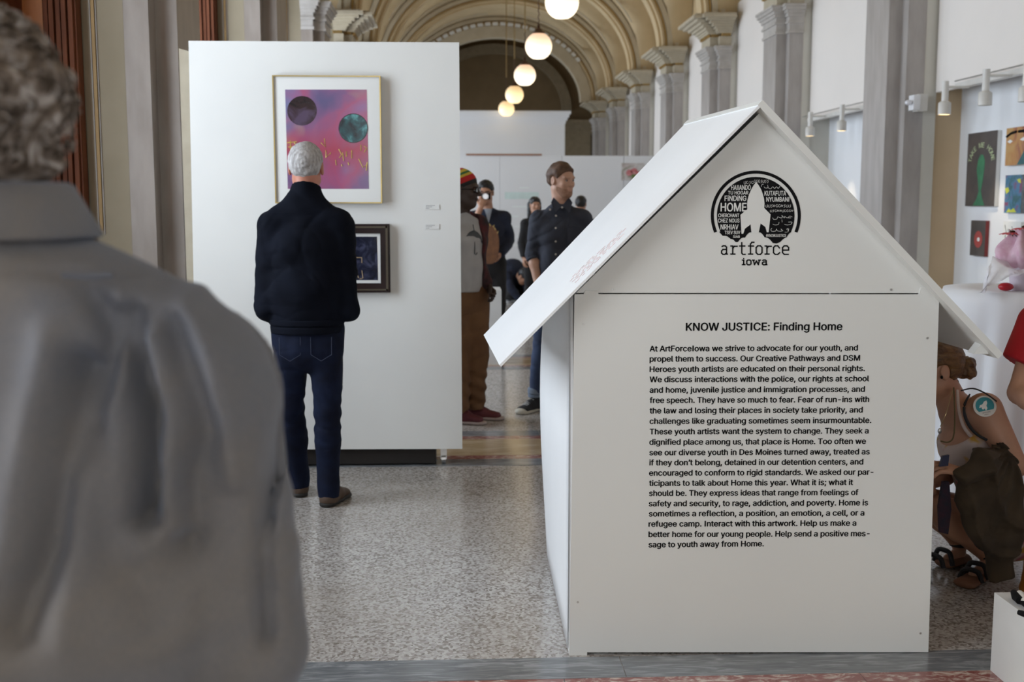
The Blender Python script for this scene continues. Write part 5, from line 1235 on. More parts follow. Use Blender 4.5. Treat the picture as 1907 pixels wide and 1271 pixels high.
# --- man in knitted hat and brown trousers, half behind the display panel, facing right
x0, y0 = .035, 7.82
BF = nrm((.50, -.866, 0)); BL = A3(.866, .50, 0)
def g_(a, b, c): return tuple(A3(x0, y0, c) + BL * a + BF * b)      # a towards his left, b forward
J = dict(pel=g_(0, 0, .92), wai=g_(0, .01, 1.07), che=g_(0, .005, 1.24), nek=g_(0, -.01, 1.44), shoL=g_(.125, 0, 1.345), shoR=g_(-.155, 0, 1.345),
         elbL=g_(.135, -.03, 1.06), elbR=g_(-.20, -.03, 1.06), wriL=g_(.140, .10, .93), wriR=g_(-.18, .08, .88),
         hipL=g_(.085, 0, .88), hipR=g_(-.085, 0, .88), kneeL=g_(.085, .03, .47), kneeR=g_(-.05, .02, .47), ankL=(x0 + .075, y0 + .02, .09), ankR=(x0 - .04, y0 - .12, .09), toeL=(x0 + .28, y0 - .03, 0), toeR=(x0 + .15, y0 - .20, 0))
hd = Head((x0 + .015, y0 - .01, 1.585), (.94, -.30, -.06), sc=1.04)
bm = person('man in striped knitted hat, grey umbrella T-shirt and brown trousers', (x0, y0, 0), 0, J, hd, BL, M['skinB'], .009,
            hand_cfg=[dict(wr=J['wriR'], tip=g_(-.17, .12, .80), palm_n=BL, side=1), dict(wr=J['wriL'], tip=g_(.15, .16, .88), palm_n=-BL, side=-1, curl=.9)])
eyes(hd, bm, (.03, .02, .01))
M['tee'] = mat('heather_grey_tee', (.40, .39, .385), .9, var=(.36, .35, .345), scale=10)
te = mesh(torso_ops(J, BL, 0, ((.160, .120), (.150, .115), (.160, .120), (.14, .072))) + [(ec(g_(0, 0, .96), g_(0, 0, .84), (.158, .118), (.160, .120), BL), .02)], .007, 't_shirt', M['tee'], bm, wrinkle(.005, 20, 31), clip=[((0, 0, .895), (0, 0, -1)), ((x0, y0, 1.455), (.6, 0, 1))])
M['plaid'] = mat('dark_red_plaid', (.075, .012, .014), .9, var=(.012, .010, .012), scale=14, detail=1)
so = torso_ops(J, BL, 0, ((.180, .135), (.165, .130), (.172, .130), (.15, .082))) + arms_ops(J, .020, fore=.85, rs=.050)
mesh(so, .007, 'open_jacket', M['plaid'], bm, wrinkle(.005, 18, 33), clip=[((0, 0, .90), (0, 0, -1)), ((x0, y0, 1.50), (.2, 0, 1))]) if False else None
# the open jacket: sleeves and back only
def openj(p):
    D = np.full(p.shape[:-1], 9, np.float32)
    for q in so: D = smin(D, q[0](p), q[1])
    D = D + wrinkle(.005, 18, 33)(p)
    arm = np.full(p.shape[:-1], 9, np.float32)
    for q in arms_ops(J, .020, fore=.85, rs=.050): arm = smin(arm, q[0](p), q[1])
    q = p - A3(x0, y0, 0); fw = q @ BF; lf = q @ BL
    open_ = np.minimum(fw - .02, .108 - np.abs(lf + .01))
    return np.minimum(np.maximum(D, open_), arm)
openj.bb = (A3(x0 - .3, y0 - .33, .85), A3(x0 + .3, y0 + .33, 1.52))
mesh([(openj, 0)], .008, 'open_jacket', M['plaid'], bm, clip=[((0, 0, .89), (0, 0, -1)), ((x0, y0, 1.49), (.2, 0, 1))])
# umbrella motif: flat print just proud of the chest
M['motif'] = mat('dark_grey_print', (.07, .075, .08), .8)
mb = MB()
def chest(px, py, off=.0): q = P(px, py, y0 - .06); return (x0 + .128, q[1], q[2])
uz = 1.25; um = [(-.075, -.02), (-.06, .03), (-.03, .055), (.0, .066), (.03, .052), (.06, .025), (.075, -.025), (.05, -.008), (.025, -.03), (.0, -.01), (-.025, -.03), (-.05, -.006)]
ug = lambda a, b, f=0: A3(*g_(a + .02, .128 - 1.6 * (a + .02) ** 2 + f, uz + b))
mb.slab([ug(a, b) for a, b in um], -BF * .012); mb.tube([ug(0, .06, -.002), ug(-.008, .105, -.004)], .003, 5); mb.tube([ug(0, -.01, .003), ug(.003, -.05, .002), ug(.003, -.09, .0), ug(.012, -.10), ug(.024, -.085)], .003, 5)
o = build(mb, 'umbrella_print', M['motif'], te)
M['tanpants'] = mat('brown_chinos', (.155, .075, .030), .85, var=(.115, .052, .020), scale=8)
tro = [(ec((x0, y0, .92), (x0, y0, .80), (.150, .112), (.158, .125), BL), 0)] + legs_ops(J, .018, .092, .072, .058)
mesh(tro, .007, 'trousers', M['tanpants'], bm, lambda p: wrinkle(.008, 22, 35)(p) + .006 * np.sin(p[..., 2] * 70 + 4 * p[..., 0] * 10) * (p[..., 2] < .36), clip=[((0, 0, .075), (0, 0, -1))])
M['maroon'] = mat('maroon_suede', (.11, .018, .025), .7); M['palesole'] = mat('pinkish_sole', (.45, .36, .34), .6)
for k in 'LR':
    s_, d, s2, gz = shoe(J['ank' + k], J['toe' + k], M['maroon'], M['palesole'], bm, .0055, hi=.10); laces(s_, d, s2, gz, J['ank' + k], 4, 'black', .05, .11)
def hat_mat():
    m, nt, b, tc = newmat('striped_knit', .95); sp = nt.nodes.new('ShaderNodeSeparateXYZ'); nt.links.new(tc.outputs['Generated'], sp.inputs[0])
    add = nt.nodes.new('ShaderNodeMath'); add.operation = 'MULTIPLY_ADD'; nt.links.new(sp.outputs[0], add.inputs[0]); add.inputs[1].default_value = -.55; nt.links.new(sp.outputs[2], add.inputs[2])
    nt.links.new(ramp(nt, add.outputs[0], [(0, (.02, .02, .02)), (.06, (.45, .02, .02)), (.30, (.60, .42, .05)), (.40, (.05, .16, .05)), (.50, (.60, .42, .05)), (.62, (.45, .02, .02))], 'CONSTANT'), b.inputs['Base Color']); return m
M['blackhair0'] = mat('close_cropped_black_hair', (.012, .010, .010), .8)
h_ = hair(hd, hat_mat(), bm, thick=.022, front=.045, side=-.01, low=-.02, noise_=wrinkle(.002, 60, 8), h=.005, name='knitted_hat', back=.012)
hair(hd, M['blackhair0'], bm, thick=.006, front=.03, side=-.01, low=-.055, noise_=wrinkle(.002, 120, 9, 5), h=.005)
def glasses(hd, mt, parent, w=.024, lens=None):
    for sx in (-1, 1):
        ring = [hd.w((sx * .031 + w * math.cos(a), .100 - .25 * abs(w * math.cos(a)), .006 + w * .72 * math.sin(a))) for a in np.linspace(0, 2 * PI, 17)]
        g = build(MB().tube(ring, .0028, 6), 'glasses_rim', mt, parent)
        build(MB().tube([hd.w((sx * .055, .095, .010)), hd.w((sx * .080, .02, .008)), hd.w((sx * .082, -.01, .0))], .0025, 5), 'glasses_arm', mt, parent)
        if lens: build(MB().slab(ring[:-1], hd.R[:, 1] * .001), 'lens', lens, g)
    build(MB().tube([hd.w((-.008, .102, .008)), hd.w((.008, .102, .008))], .0025, 5), 'glasses_bridge', mt, parent)
M['lens'] = mat('glinting_lens', (.35, .37, .38), .1, spec=.9)
glasses(hd, M['black'], bm, lens=M['lens'])

# --- man taking a photograph, far back
x0, y0 = .325, 11.7
J = dict(pel=(x0, y0, .93), wai=(x0, y0, 1.07), che=(x0, y0, 1.26), nek=(x0 - .01, y0, 1.43), shoR=(x0 - .16, y0, 1.34), shoL=(x0 + .155, y0, 1.34),
         elbR=(x0 - .19, y0 - .16, 1.22), elbL=(x0 + .21, y0 + .03, 1.12), wriR=(x0 - .085, y0 - .24, 1.46), wriL=(x0 + .125, y0 - .14, .99),
         hipR=(x0 - .09, y0, .88), hipL=(x0 + .09, y0, .88), kneeR=(x0 - .10, y0, .47), kneeL=(x0 + .10, y0, .47), ankR=(x0 - .10, y0 + .02, .08), ankL=(x0 + .10, y0 + .02, .08), toeR=(x0 - .12, y0 - .18, 0), toeL=(x0 + .13, y0 - .18, 0))
hd = Head((x0 - .035, y0 - .01, 1.60), (-.15, -1, -.08), sc=1.0)
pm = person('man in dark blue sweater holding a camera up to his face', (x0, y0, 0), 0, J, hd, (1, 0, 0), M['skinC'], .010,
            hand_cfg=[dict(wr=J['wriR'], tip=(x0 - .05, y0 - .20, 1.55), palm_n=(0, 1, .2), side=1, curl=.9), dict(wr=J['wriL'], tip=(x0 + .08, y0 - .16, .93), palm_n=(-1, 0, 0), side=-1, curl=.8)])
eyes(hd, pm); M['navy'] = mat('navy_wool', (.016, .022, .045), .9, var=(.011, .014, .03), scale=8)
so = torso_ops(J, (1, 0, 0), 0, ((.170, .120), (.168, .125), (.172, .122), (.15, .080))) + arms_ops(J, .020, fore=.95, rs=.056)
sw = mesh(so, .009, 'sweater', M['navy'], pm, wrinkle(.006, 18, 41), clip=[((0, 0, .88), (0, 0, -1)), ((0, y0 - .03, 1.462), (0, -.8, 1))])
build(MB().slab([(x0 - .05, y0 - .118, 1.44), (x0 + .03, y0 - .118, 1.44), (x0 - .005, y0 - .135, 1.30)], (0, .02, 0)), 'shirt_front', mat('pale_blue_shirt', (.42, .47, .55), .8), sw)
M['blacktr'] = mat('black_trousers', (.012, .011, .012), .9)
mesh([(ec((x0, y0, .92), (x0, y0, .82), (.150, .110), (.155, .118), (1, 0, 0)), 0)] + legs_ops(J, .010, .088, .064, .050), .011, 'trousers', M['blacktr'], pm, wrinkle(.005, 22, 43), clip=[((0, 0, .06), (0, 0, -1))])
for k in 'LR': shoe(J['ank' + k], J['toe' + k], M['black'], M['darksole'], pm, .008)
M['blackhair'] = mat('black_hair', (.012, .010, .010), .5, var=(.006, .005, .005), scale=30, bump=.4, bscale=120)
hair(hd, M['blackhair'], pm, thick=.014, front=.06, side=.010, low=-.055, noise_=wrinkle(.004, 90, 6), h=.006)
glasses(hd, M['black'], pm)
c = P(904, 366, y0 - .17)
ca = thing('camera', 'small silver and black camera raised to the face of the man in dark blue', 'camera', tuple(c))
build(MB().box(c[0] - .045, c[0] + .05, c[1] - .0, c[1] + .035, c[2] - .03, c[2] + .03), 'camera_body', M['black'], ca)
build(MB().lathe([(.030, -.045), (.034, -.02), (.034, 0)], c, 20, 'y'), 'lens_barrel', M['metal'], ca, True)
build(MB().lathe([(.026, -.048), (.020, -.046)], c, 16, 'y'), 'lens', mat('bright_lens', (.8, .8, .82), .08, spec=1), ca)
# the brown round-edged piece with gold edging
c0 = P(911, 455, 11.47); YB = 11.46; w_, h2 = .100, .20
br = thing('painted_board', 'brown rounded wooden board with gold fringe held at the side of the photographing man', 'board', (c0[0], YB, c0[2] - h2))
M['brownboard'] = mat('brown_varnished_wood', (.20, .085, .035), .6, var=(.13, .055, .025), scale=16)
pts = [(c0[0] + w_ * math.copysign(abs(math.cos(a)) ** .7, math.cos(a)), YB, c0[2] + h2 * math.sin(a) * (1.0 if math.sin(a) < 0 else .95)) for a in np.linspace(0, 2 * PI, 33)[:-1]]
bb_ = build(MB().slab(pts, (0, .03, 0)), 'board_sheet', M['brownboard'], br)
M['goldtrim'] = mat('gold_trim', (.50, .36, .12), .5)
up = [p for p in pts if p[2] > c0[2] + .02]; mb = MB()
for i in range(8):
    a = PI * .2 + .6 * PI * i / 7; q = (c0[0] + w_ * 1.0 * math.cos(a), YB - .005, c0[2] + h2 * .93 * math.sin(a)); mb.tube([q, (q[0] + .012 * (-1) ** i, YB - .007, q[2] + .022)], [.007, .002], 5)
o = build(mb, 'gold_fringe', M['goldtrim'], bb_); o['kind'] = 'stuff'

# --- two heads far behind the young man and a crouching figure
def simple(label, px, py_top, Y, fwd, height_adj=0, hairk='blackhair', skin='skinC', top='blacktr', long_=False):
    zt = P(px, py_top, Y)[2]; x0 = P(px, py_top, Y)[0]; k = zt / 1.72
    Rf = frame_of(fwd); g = lambda a, b, c: (x0 + (Rf[0, 0] * a + Rf[0, 1] * b) * k, Y + (Rf[1, 0] * a + Rf[1, 1] * b) * k, c * k)
    J = dict(pel=g(0, 0, .92), wai=g(0, 0, 1.06), che=g(0, 0, 1.24), nek=g(0, 0, 1.43), shoR=g(.155, 0, 1.33), shoL=g(-.155, 0, 1.33), elbR=g(.2, -.02, 1.05), elbL=g(-.2, -.02, 1.05), wriR=g(.2, .08, .84), wriL=g(-.2, .08, .84),
             hipR=g(.08, 0, .88), hipL=g(-.08, 0, .88), kneeR=g(.09, .0, .47), kneeL=g(-.09, 0, .47), ankR=g(.09, 0, .08), ankL=g(-.09, 0, .08), toeR=g(.1, .2, 0), toeL=g(-.1, .2, 0))
    hd = Head(g(0, .01, 1.60), fwd, sc=k); p = person(label, (x0, Y, 0), 0, J, hd, Rf[:, 0], M[skin], .013, fem=True, hand_cfg=[dict(wr=J['wriR'], tip=g(.2, .1, .75), palm_n=-Rf[:, 0], side=1), dict(wr=J['wriL'], tip=g(-.2, .1, .75), palm_n=Rf[:, 0], side=-1)])
    eyes(hd, p)
    mesh(torso_ops(J, Rf[:, 0], 0, ((.155, .112), (.14, .105), (.155, .11), (.14, .075))) + arms_ops(J, .014, fore=.9), .012, 'top', M[top], p, wrinkle(.004, 20, 3), clip=[((0, 0, .84 * k), (0, 0, -1)), (g(0, .04, 1.465), (0, 0, 1))])
    mesh([(ec(J['pel'], g(0, 0, .8), (.145, .105), (.15, .11), Rf[:, 0]), 0)] + legs_ops(J, .006), .013, 'trousers', M['blacktr'], p, clip=[((0, 0, .06), (0, 0, -1))])
    for q in 'LR': shoe(J['ank' + q], J['toe' + q], M['black'], M['darksole'], p, .01)
    ex = []
    if long_: ex = [(rc(hd.w((-.06, -.04, .02)), hd.w((-.085, -.045, -.26)), .045, .03), .02), (rc(hd.w((.06, -.04, .02)), hd.w((.075, -.045, -.24)), .045, .03), .02), (rc(hd.w((0, -.06, .02)), hd.w((0, -.075, -.26)), .07, .05), .02)]
    hair(hd, M[hairk], p, thick=.016, front=.055, side=.02, low=-.07, noise_=wrinkle(.004, 60, 6), h=.008, extra=ex); return p
simple('long-haired woman in black behind the shoulder of the young man', 996, 368, 15.5, (.25, -1, 0), long_=True, top='blacktr')
simple('black-haired person just right of the shoulder of the young man', 1082, 366, 16.2, (.3, 1, 0), top='navy')

c = P(953, 560, 17.0); x0, y0 = c[0], 17.3
J = dict(pel=(x0 - .05, y0 + .12, .26), wai=(x0 - .03, y0 + .05, .40), che=(x0 + .02, y0 - .06, .50), nek=(x0 + .10, y0 - .16, .46), shoR=(x0 - .06, y0 - .20, .44), shoL=(x0 + .16, y0 - .02, .44),
         elbR=(x0 + .0, y0 - .28, .22), elbL=(x0 + .24, y0 - .10, .22), wriR=(x0 + .12, y0 - .32, .06), wriL=(x0 + .26, y0 - .26, .06), hipR=(x0 - .10, y0 + .06, .24), hipL=(x0 + .04, y0 + .16, .24),
         kneeR=(x0 + .02, y0 - .22, .14), kneeL=(x0 + .18, y0 + .0, .14), ankR=(x0 - .12, y0 - .02, .07), ankL=(x0 + .05, y0 + .18, .07), toeR=(x0 - .02, y0 - .2, 0), toeL=(x0 + .14, y0 + .02, 0))
hd = Head((x0 + .18, y0 - .26, .40), (.5, -.4, -.8), (.5, -.5, .7), sc=1.0)
cr = person('person in dark jacket crouched low on the far floor, face down', (x0, y0, 0), 0, J, hd, (.7, .7, 0), M['skinC'], .012, hand_cfg=[dict(wr=J['wriR'], tip=(x0 + .16, y0 - .4, .03), palm_n=(0, 0, -1), side=1), dict(wr=J['wriL'], tip=(x0 + .3, y0 - .34, .03), palm_n=(0, 0, -1), side=-1)])
jk = mesh(torso_ops(J, (.7, .7, 0), 0, ((.19, .17), (.20, .17), (.20, .16), (.15, .1))) + arms_ops(J, .02, fore=.95), .012, 'jacket', M['navy'], cr, wrinkle(.008, 16, 51))
mesh(legs_ops(J, .015, .10, .08, .055), .012, 'trousers', M['blacktr'], cr, wrinkle(.006, 16, 52))
for q in 'LR': shoe(J['ank' + q], J['toe' + q], mat('grey_trainer', (.25, .26, .28), .6), M['lacewhite'], cr, .008)
hair(hd, M['blackhair'], cr, thick=.014, low=-.06, h=.008)

# --- crouching woman with a bun, right of the kiosk, facing left
W = lambda px, py, Y: P(px, py, Y)
J = dict(pel=W(1868, 985, 4.45), wai=W(1842, 905, 4.40), che=W(1812, 825, 4.38), nek=W(1778, 752, 4.38), shoR=W(1836, 775, 4.44), shoL=W(1760, 800, 4.30),
         elbR=W(1896, 872, 4.36), elbL=W(1745, 900, 4.22), wriR=W(1800, 884, 4.16), wriL=W(1735, 905, 4.10), hipR=W(1868, 975, 4.50), hipL=W(1845, 985, 4.36),
         kneeR=W(1742, 935, 4.36), kneeL=W(1725, 960, 4.24), ankR=W(1838, 1066, 4.36), ankL=W(1786, 1044, 4.52), toeR=W(1790, 1100, 4.20), toeL=W(1748, 1068, 4.46))
J['shoR'] = W(1834, 764, 4.22); J['shoL'] = W(1790, 775, 4.52); J['elbR'] = W(1893, 868, 4.14); J['wriR'] = W(1796, 882, 4.06); J['elbL'] = W(1770, 880, 4.55); J['wriL'] = W(1730, 900, 4.35)
J['hipR'] = W(1868, 980, 4.34); J['hipL'] = W(1862, 970, 4.52); J['kneeR'] = W(1736, 945, 4.30); J['kneeL'] = W(1722, 930, 4.50)
for q in ('ankR', 'ankL'): J[q] = A3(*J[q][:2], .085)
for q in ('toeR', 'toeL'): J[q] = A3(*J[q][:2], .0)
hd = Head(W(1739, 690, 4.36), (-.93, -.05, -.12), (-.30, 0, 1), sc=1.0)
xw = (0, 1, 0)
cw = person('crouching woman with hair in a bun, floral top and sandals', tuple(A3(*J['pel'][:2], 0)), 0, J, hd, xw, M['skinC'], .007, fem=True, torso=((.145, .115), (.125, .10), (.140, .115), (.115, .070)), armr=.066,
            hand_cfg=[dict(wr=J['wriR'], tip=W(1750, 868, 4.06), palm_n=(0, .3, -1), side=-1, curl=.55), dict(wr=J['wriL'], tip=W(1708, 905, 4.30), palm_n=(0, 0, -1), side=1)])
eyes(hd, cw)
def floral():
    m, nt, b, tc = newmat('floral_print', .85); v = tc.outputs['Object']; n1 = noise(nt, v, 9, 3, .5); n2 = noise(nt, v, 12, 2, .3)
    c = mixc(nt, ramp(nt, n1, [(.54, (0, 0, 0)), (.62, (1, 1, 1))]), (.60, .50, .46), (.52, .17, .22)); c = mixc(nt, ramp(nt, n2, [(.60, (0, 0, 0)), (.66, (1, 1, 1))]), c, (.55, .32, .06)); nt.links.new(c, b.inputs['Base Color']); return m
M['floral'] = floral()
to = torso_ops(J, xw, 0, ((.165, .130), (.138, .112), (.152, .127), (.118, .076)))[:3]
n_up = nrm(A3(*J['nek']) - A3(*J['che']))
tp = mesh(to, .007, 'floral_top', M['floral'], cw, wrinkle(.003, 25, 61), clip=[(A3(*J['che']) + n_up * .085, n_up + A3(-.45, 0, 0))])
M['blackstrap'] = mat('black_trim', (.012, .012, .014), .7); M['olive'] = mat('olive_trim', (.13, .10, .04), .8)
def world_tube(pts, r, name, mt, parent, n=8):
    if hasattr(r, '__len__'): r = list(np.interp(np.linspace(0, 1, (len(pts) - 1) * 5 + 1), np.linspace(0, 1, len(pts)), r))
    pts = smooth_pts(pts, 5)
    return build(MB().tube(pts, r, n), name, mt, parent, True)
world_tube([W(1783, 727, 4.28), W(1786, 765, 4.225), W(1795, 795, 4.21), W(1808, 812, 4.22)], [.005, .006, .007, .008], 'shoulder_strap', M['floral'], tp)
world_tube([W(1790, 728, 4.26), W(1812, 724, 4.18), W(1835, 733, 4.14), W(1856, 748, 4.14)], .0028, 'strap_edge', M['blackstrap'], tp)
world_tube([W(1806, 735, 4.20), W(1796, 755, 4.17), W(1797, 775, 4.165), W(1806, 795, 4.165), W(1820, 810, 4.165), W(1838, 820, 4.16)], [.003, .005, .006, .0065, .006, .005], 'armhole_trim', M['blackstrap'], tp)
world_tube([W(1776, 722, 4.25), W(1778, 770, 4.22), W(1776, 812, 4.215), W(1766, 824, 4.22), W(1752, 822, 4.24)], .0028, 'neckline_trim', M['olive'], tp)
nk = world_tube([W(1774, 728, 4.24), W(1762, 770, 4.215), W(1751, 795, 4.22)], .0015, 'necklace', M['brass'], cw)
build(MB().ball(W(1750, 803, 4.215), (.008, .004, .011)), 'pendant', M['metal'], nk, True)
# round sticker on the upper arm
sd = nrm(EYE - W(1835, 758, 4.15)); sd = nrm(sd + A3(.1, 0, .25)); cst = W(1834, 757, 4.150)
su = nrm(A3(0, 0, 1) - sd * sd[2]); sr = np.cross(su, sd)
def disc3(c, r, n=28): return [c + sr * r * math.cos(a) + su * r * math.sin(a) for a in np.linspace(0, 2 * PI, n + 1)[:-1]]
sk0 = build(MB().slab(disc3(cst, .041), -sd * .004), 'round_sticker', mat('sticker_white', (.72, .70, .66), .5), cw)
M['teal'] = mat('teal_print', (.03, .27, .32), .5)
build(MB().slab([cst + sd * .0012 + (sr * a + su * b) for a, b in [(.033 * math.cos(t), .002 + .033 * math.sin(t)) for t in np.linspace(-.35, PI + .9, 22)]], -sd * .001), 'sticker_print', M['teal'], sk0)
rot = lambda a, b: cst + sd * .0024 + sr * (a * .94 + b * .34 - .003) + su * (b * .94 - a * .34 + .0)
build(MB().slab([rot(*q) for q in [(0, .024), (.006, .016), (.0075, .004), (.014, -.003), (.013, -.014), (.006, -.008), (.002, -.014), (-.002, -.014), (-.006, -.008), (-.013, -.014), (-.014, -.003), (-.0075, .004), (-.006, .016)]], -sd * .001), 'sticker_rocket', M['mat'], sk0)
for t_, dy in (("ARTFORCE", -.026), ("IOWA", -.034)):
    co, fs_ = text_mesh(t_, .0085, .0003); w0 = (co[:, 0].max() + co[:, 0].min()) / 2
    put('sticker_text', [cst + sd * .0014 + sr * ((q[0] - w0) * .9 + .006) + su * (q[1] + dy + .25 * (q[0] - w0)) for q in co], fs_, M['black'], sk0)
# hair, bun and band
M['auburn'] = mat('golden_brown_hair', (.17, .085, .028), .5, var=(.075, .033, .012), scale=26, stretch=(1, 4, 2.4), bump=.5, bscale=110)
hr = hair(hd, M['auburn'], cw, thick=.016, front=.045, side=.012, low=-.068, noise_=wrinkle(.004, 90, 12), h=.005, extra=())
bc_ = W(1799, 684, 4.36)
bn = mesh([(el(bc_ + [.005, 0, .012], (.030, .040, .030)), 0), (el(bc_ + [.008, -.005, -.022], (.030, .038, .026)), .012), (el(bc_ + [-.022, 0, -.01], (.024, .03, .035)), .012)], .0045, 'hair_bun', M['auburn'], cw, wrinkle(.004, 120, 14))
mesh([(el(W(1774, 712, 4.36), (.022, .03, .022)), 0)], .005, 'nape_hair', M['auburn'], cw, wrinkle(.005, 130, 15))
ring = [W(1786, 684, 4.36) + A3(.006 * math.cos(a), .040 * math.cos(a), .040 * math.sin(a)) for a in np.linspace(0, 2 * PI, 21)]
build(MB().tube(ring, .0055, 6), 'hair_band', mat('sequin_band', (.45, .28, .14), .3, .6, var=(.12, .06, .03), scale=180), cw, True)
build(MB().ball(W(1754, 703, 4.27), (.005, .004, .007)), 'earring', M['black'], cw, True)
# olive jacket gathered over the arm and lap, falling to the floor
M['olivejkt'] = mat('brown_olive_jacket', (.055, .036, .018), .9, var=(.030, .019, .010), scale=9, sheen=.0)
jo = [(el(W(1850, 895, 4.10), (.105, .085, .135)), 0), (el(W(1822, 935, 4.06), (.085, .06, .13)), .05), (el(W(1868, 975, 4.10), (.085, .075, .14)), .05),
      (ec(W(1858, 990, 4.10), W(1868, 1082, 4.06), (.058, .05), (.052, .04), (1, 0, 0), True), .03), (rc(W(1806, 880, 4.02), W(1835, 860, 4.03), .045, .05), .05), (rc(W(1835, 1010, 4.06), W(1880, 990, 4.08), .04, .05), .05)]
def jf(p):
    c = W(1895, 850, 4.0); dx = p[..., 0] - c[0]; dz = p[..., 2] - c[2]; an = np.arctan2(dz, dx); r = np.hypot(dx, dz)
    u = dx * .55 + dz * .83; v = dx * .83 - dz * .55
    return -.016 * (1 - np.abs(np.sin(u * 24 + 2.0 * np.sin(v * 11)))) ** 2 * (r < .42) + .007 * np.sin(an * 13 + r * 16) + wrinkle(.004, 55, 71)(p) + .004
tag(mesh(jo, .007, 'draped_jacket', M['olivejkt'], None, jf, clip=[((0, 0, .02), (0, 0, -1))]), 'brown-olive jacket bundled over the arm and lap of the crouching woman', 'jacket')
# patterned band hanging from the hand, phone
M['scarf'] = mat('dark_star_print', (.010, .010, .022), .8, var=(.035, .010, .022), scale=45)
build(MB().slab([W(1756, 898, 4.06), W(1768, 898, 4.06), W(1772, 950, 4.08), W(1766, 996, 4.10), W(1750, 992, 4.10), W(1748, 945, 4.08)], (0, .014, 0)), 'hanging_sash', M['scarf'], cw)
ph = tag(build(MB().slab([W(1750, 870, 4.03), W(1756, 850, 4.03), W(1768, 848, 4.03), W(1766, 868, 4.03)], (0, .012, 0)), 'phone', mat('dark_blue_case', (.01, .014, .05), .3)), 'dark blue phone in the hand of the crouching woman', 'phone')
M['skirt'] = M['floral']
mesh([(ec(W(1868, 965, 4.42), W(1800, 955, 4.40), (.105, .085), (.09, .065), (0, 1, 0)), 0)], .008, 'skirt', M['floral'], cw, wrinkle(.006, 26, 77))
M['yellowink'] = mat('yellow_tattoo_ink', (.45, .32, .03), .6, var=(.40, .26, .04), scale=20)
for (k, w_) in (('L', .9), ('R', .9)):                      # sandals
    ank, toe = A3(*J['ank' + k]), A3(*J['toe' + k]); d = nrm((toe - ank) * [1, 1, 0]); s = np.cross(d, [0, 0, 1]); a = ank * [1, 1, 0] - d * .05; T = toe * [1, 1, 0]
    sl = mesh([(ec(a + [0, 0, .02] + d * .02, T + [0, 0, .018] - d * .03, (.038, .022), (.046, .018), s), 0)], .005, 'sandal', mat('tan_cork', (.22, .10, .055), .7), cw, clip=[((0, 0, .002), (0, 0, -1))])
    for t, hh in ((.10, .068), (.155, .055)):
        c = ank * [1, 1, 0] + d * t; build(MB().tube(smooth_pts([c - s * .045 + [0, 0, .02], c - s * .03 + [0, 0, hh], c + [0, 0, hh + .008], c + s * .03 + [0, 0, hh], c + s * .045 + [0, 0, .02]], 4), .010, 8), 'sandal_strap', M['blackstrap'], sl, True)
    rg = [ank + A3(.037 * math.cos(q), .037 * math.sin(q), .0) for q in np.linspace(0, 2 * PI, 17)]; build(MB().tube(rg, .008, 6), 'ankle_strap', M['blackstrap'], sl, True)
# --- person in red, mostly outside the right edge
rx, ry = 2.36, 4.15
J = dict(pel=(rx + .10, ry + .15, .86), wai=(rx + .08, ry + .05, 1.00), che=(rx + .04, ry - .04, 1.14), nek=(rx + .0, ry - .10, 1.30), shoR=W(1932, 600, 4.0), shoL=(rx + .20, ry + .1, 1.2),
         elbR=W(1899, 732, 3.92), elbL=(rx + .28, ry - .02, .95), wriR=W(1962, 770, 3.72), wriL=(rx + .15, ry - .18, .85), hipR=(rx + .08, ry + .10, .82), hipL=(rx + .22, ry + .2, .82),
         kneeR=(rx + .12, ry + .05, .45), kneeL=(rx + .26, ry + .15, .45), ankR=(rx + .14, ry + .15, .08), ankL=(rx + .28, ry + .22, .08), toeR=(rx + .02, ry - .02, 0), toeL=(rx + .18, ry + .05, 0))
for q in J:
    if q not in ('shoR', 'elbR', 'wriR'): J[q] = (J[q][0] + .06, J[q][1], J[q][2])
hd = Head((rx + .10, ry - .16, 1.44), (-.7, -.6, -.4), sc=1.0)
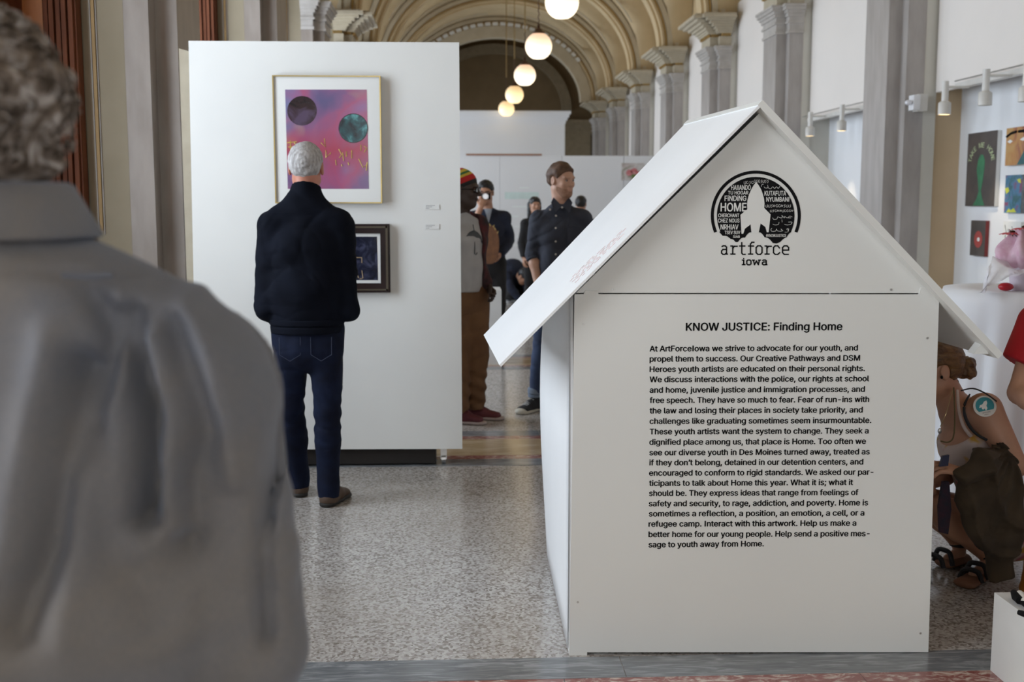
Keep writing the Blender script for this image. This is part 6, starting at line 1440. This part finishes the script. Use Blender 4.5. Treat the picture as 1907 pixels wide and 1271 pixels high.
rp = person('person in red short-sleeved top cut off by the right edge', (rx + .1, ry + .1, 0), 0, J, hd, (.6, .8, 0), M['skinA'], .010, fem=True, armr=.05, hand_cfg=[dict(wr=J['wriR'], tip=A3(*J['wriR']) + [.06, -.05, 0], palm_n=(0, 0, -1), side=-1), dict(wr=J['wriL'], tip=A3(*J['wriL']) + [-.08, -.06, 0], palm_n=(0, 0, -1), side=1)])
eyes(hd, rp); M['redtop'] = mat('bright_red_jersey', (.50, .008, .020), .75, var=(.42, .006, .016), scale=6)
sl_ = (A3(*J['elbR']) - A3(*J['shoR'])); tipc = W(1888, 674, 4.0)
to = torso_ops(J, (.6, .8, 0), 0, ((.16, .12), (.15, .115), (.165, .12), (.14, .08))) + [(ec(J['shoR'], W(1899, 720, 3.95), (.070, .068), (.105, .088), (0, 1, 0)), .03), (rc(J['shoL'], A3(*J['shoL']) * .5 + A3(*J['elbL']) * .5, .07, .075), .03)]
nn_ = nrm((-.50, 0, -.84))
def redf(p):
    D = np.full(p.shape[:-1], 9, np.float32)
    for q in to: D = smin(D, q[0](p), q[1])
    D = D + wrinkle(.003, 20, 81)(p)
    cut = np.where(p[..., 0] < rx - .10, (p - tipc.astype(np.float32)) @ nn_.astype(np.float32), -1)
    return np.maximum(D, cut)
redf.bb = (A3(rx - .55, ry - .4, .75), A3(rx + .5, ry + .4, 1.42))
mesh([(redf, 0)], .008, 'red_top', M['redtop'], rp)
mesh([(ec(J['pel'], (rx + .22, ry + .12, .30), (.16, .13), (.22, .18), (1, 0, 0)), 0)], .012, 'pink_skirt', mat('pink_floral_cotton', (.55, .16, .24), .8, var=(.60, .42, .45), scale=14), rp, wrinkle(.008, 18, 83), clip=[((0, 0, .24), (0, 0, -1))])
hair(hd, M['brownhair'], rp, thick=.016, low=-.07, h=.008)
for q in 'LR': shoe(J['ank' + q], J['toe' + q], M['canvasblk'], M['rubber'], rp, .009)
bgc = W(1944, 1040, 4.05)
ob = mesh([(ec((bgc[0], 4.05, .06), (bgc[0], 4.05, .19), (.085, .055), (.075, .045), (1, 0, 0)), 0)], .007, 'shoulder_bag', mat('mustard_leather', (.50, .20, .02), .5, var=(.38, .14, .015), scale=8), None, wrinkle(.005, 25, 91), clip=[((0, 0, .004), (0, 0, -1))])
tag(ob, 'mustard orange bag on the floor by the right edge', 'bag')
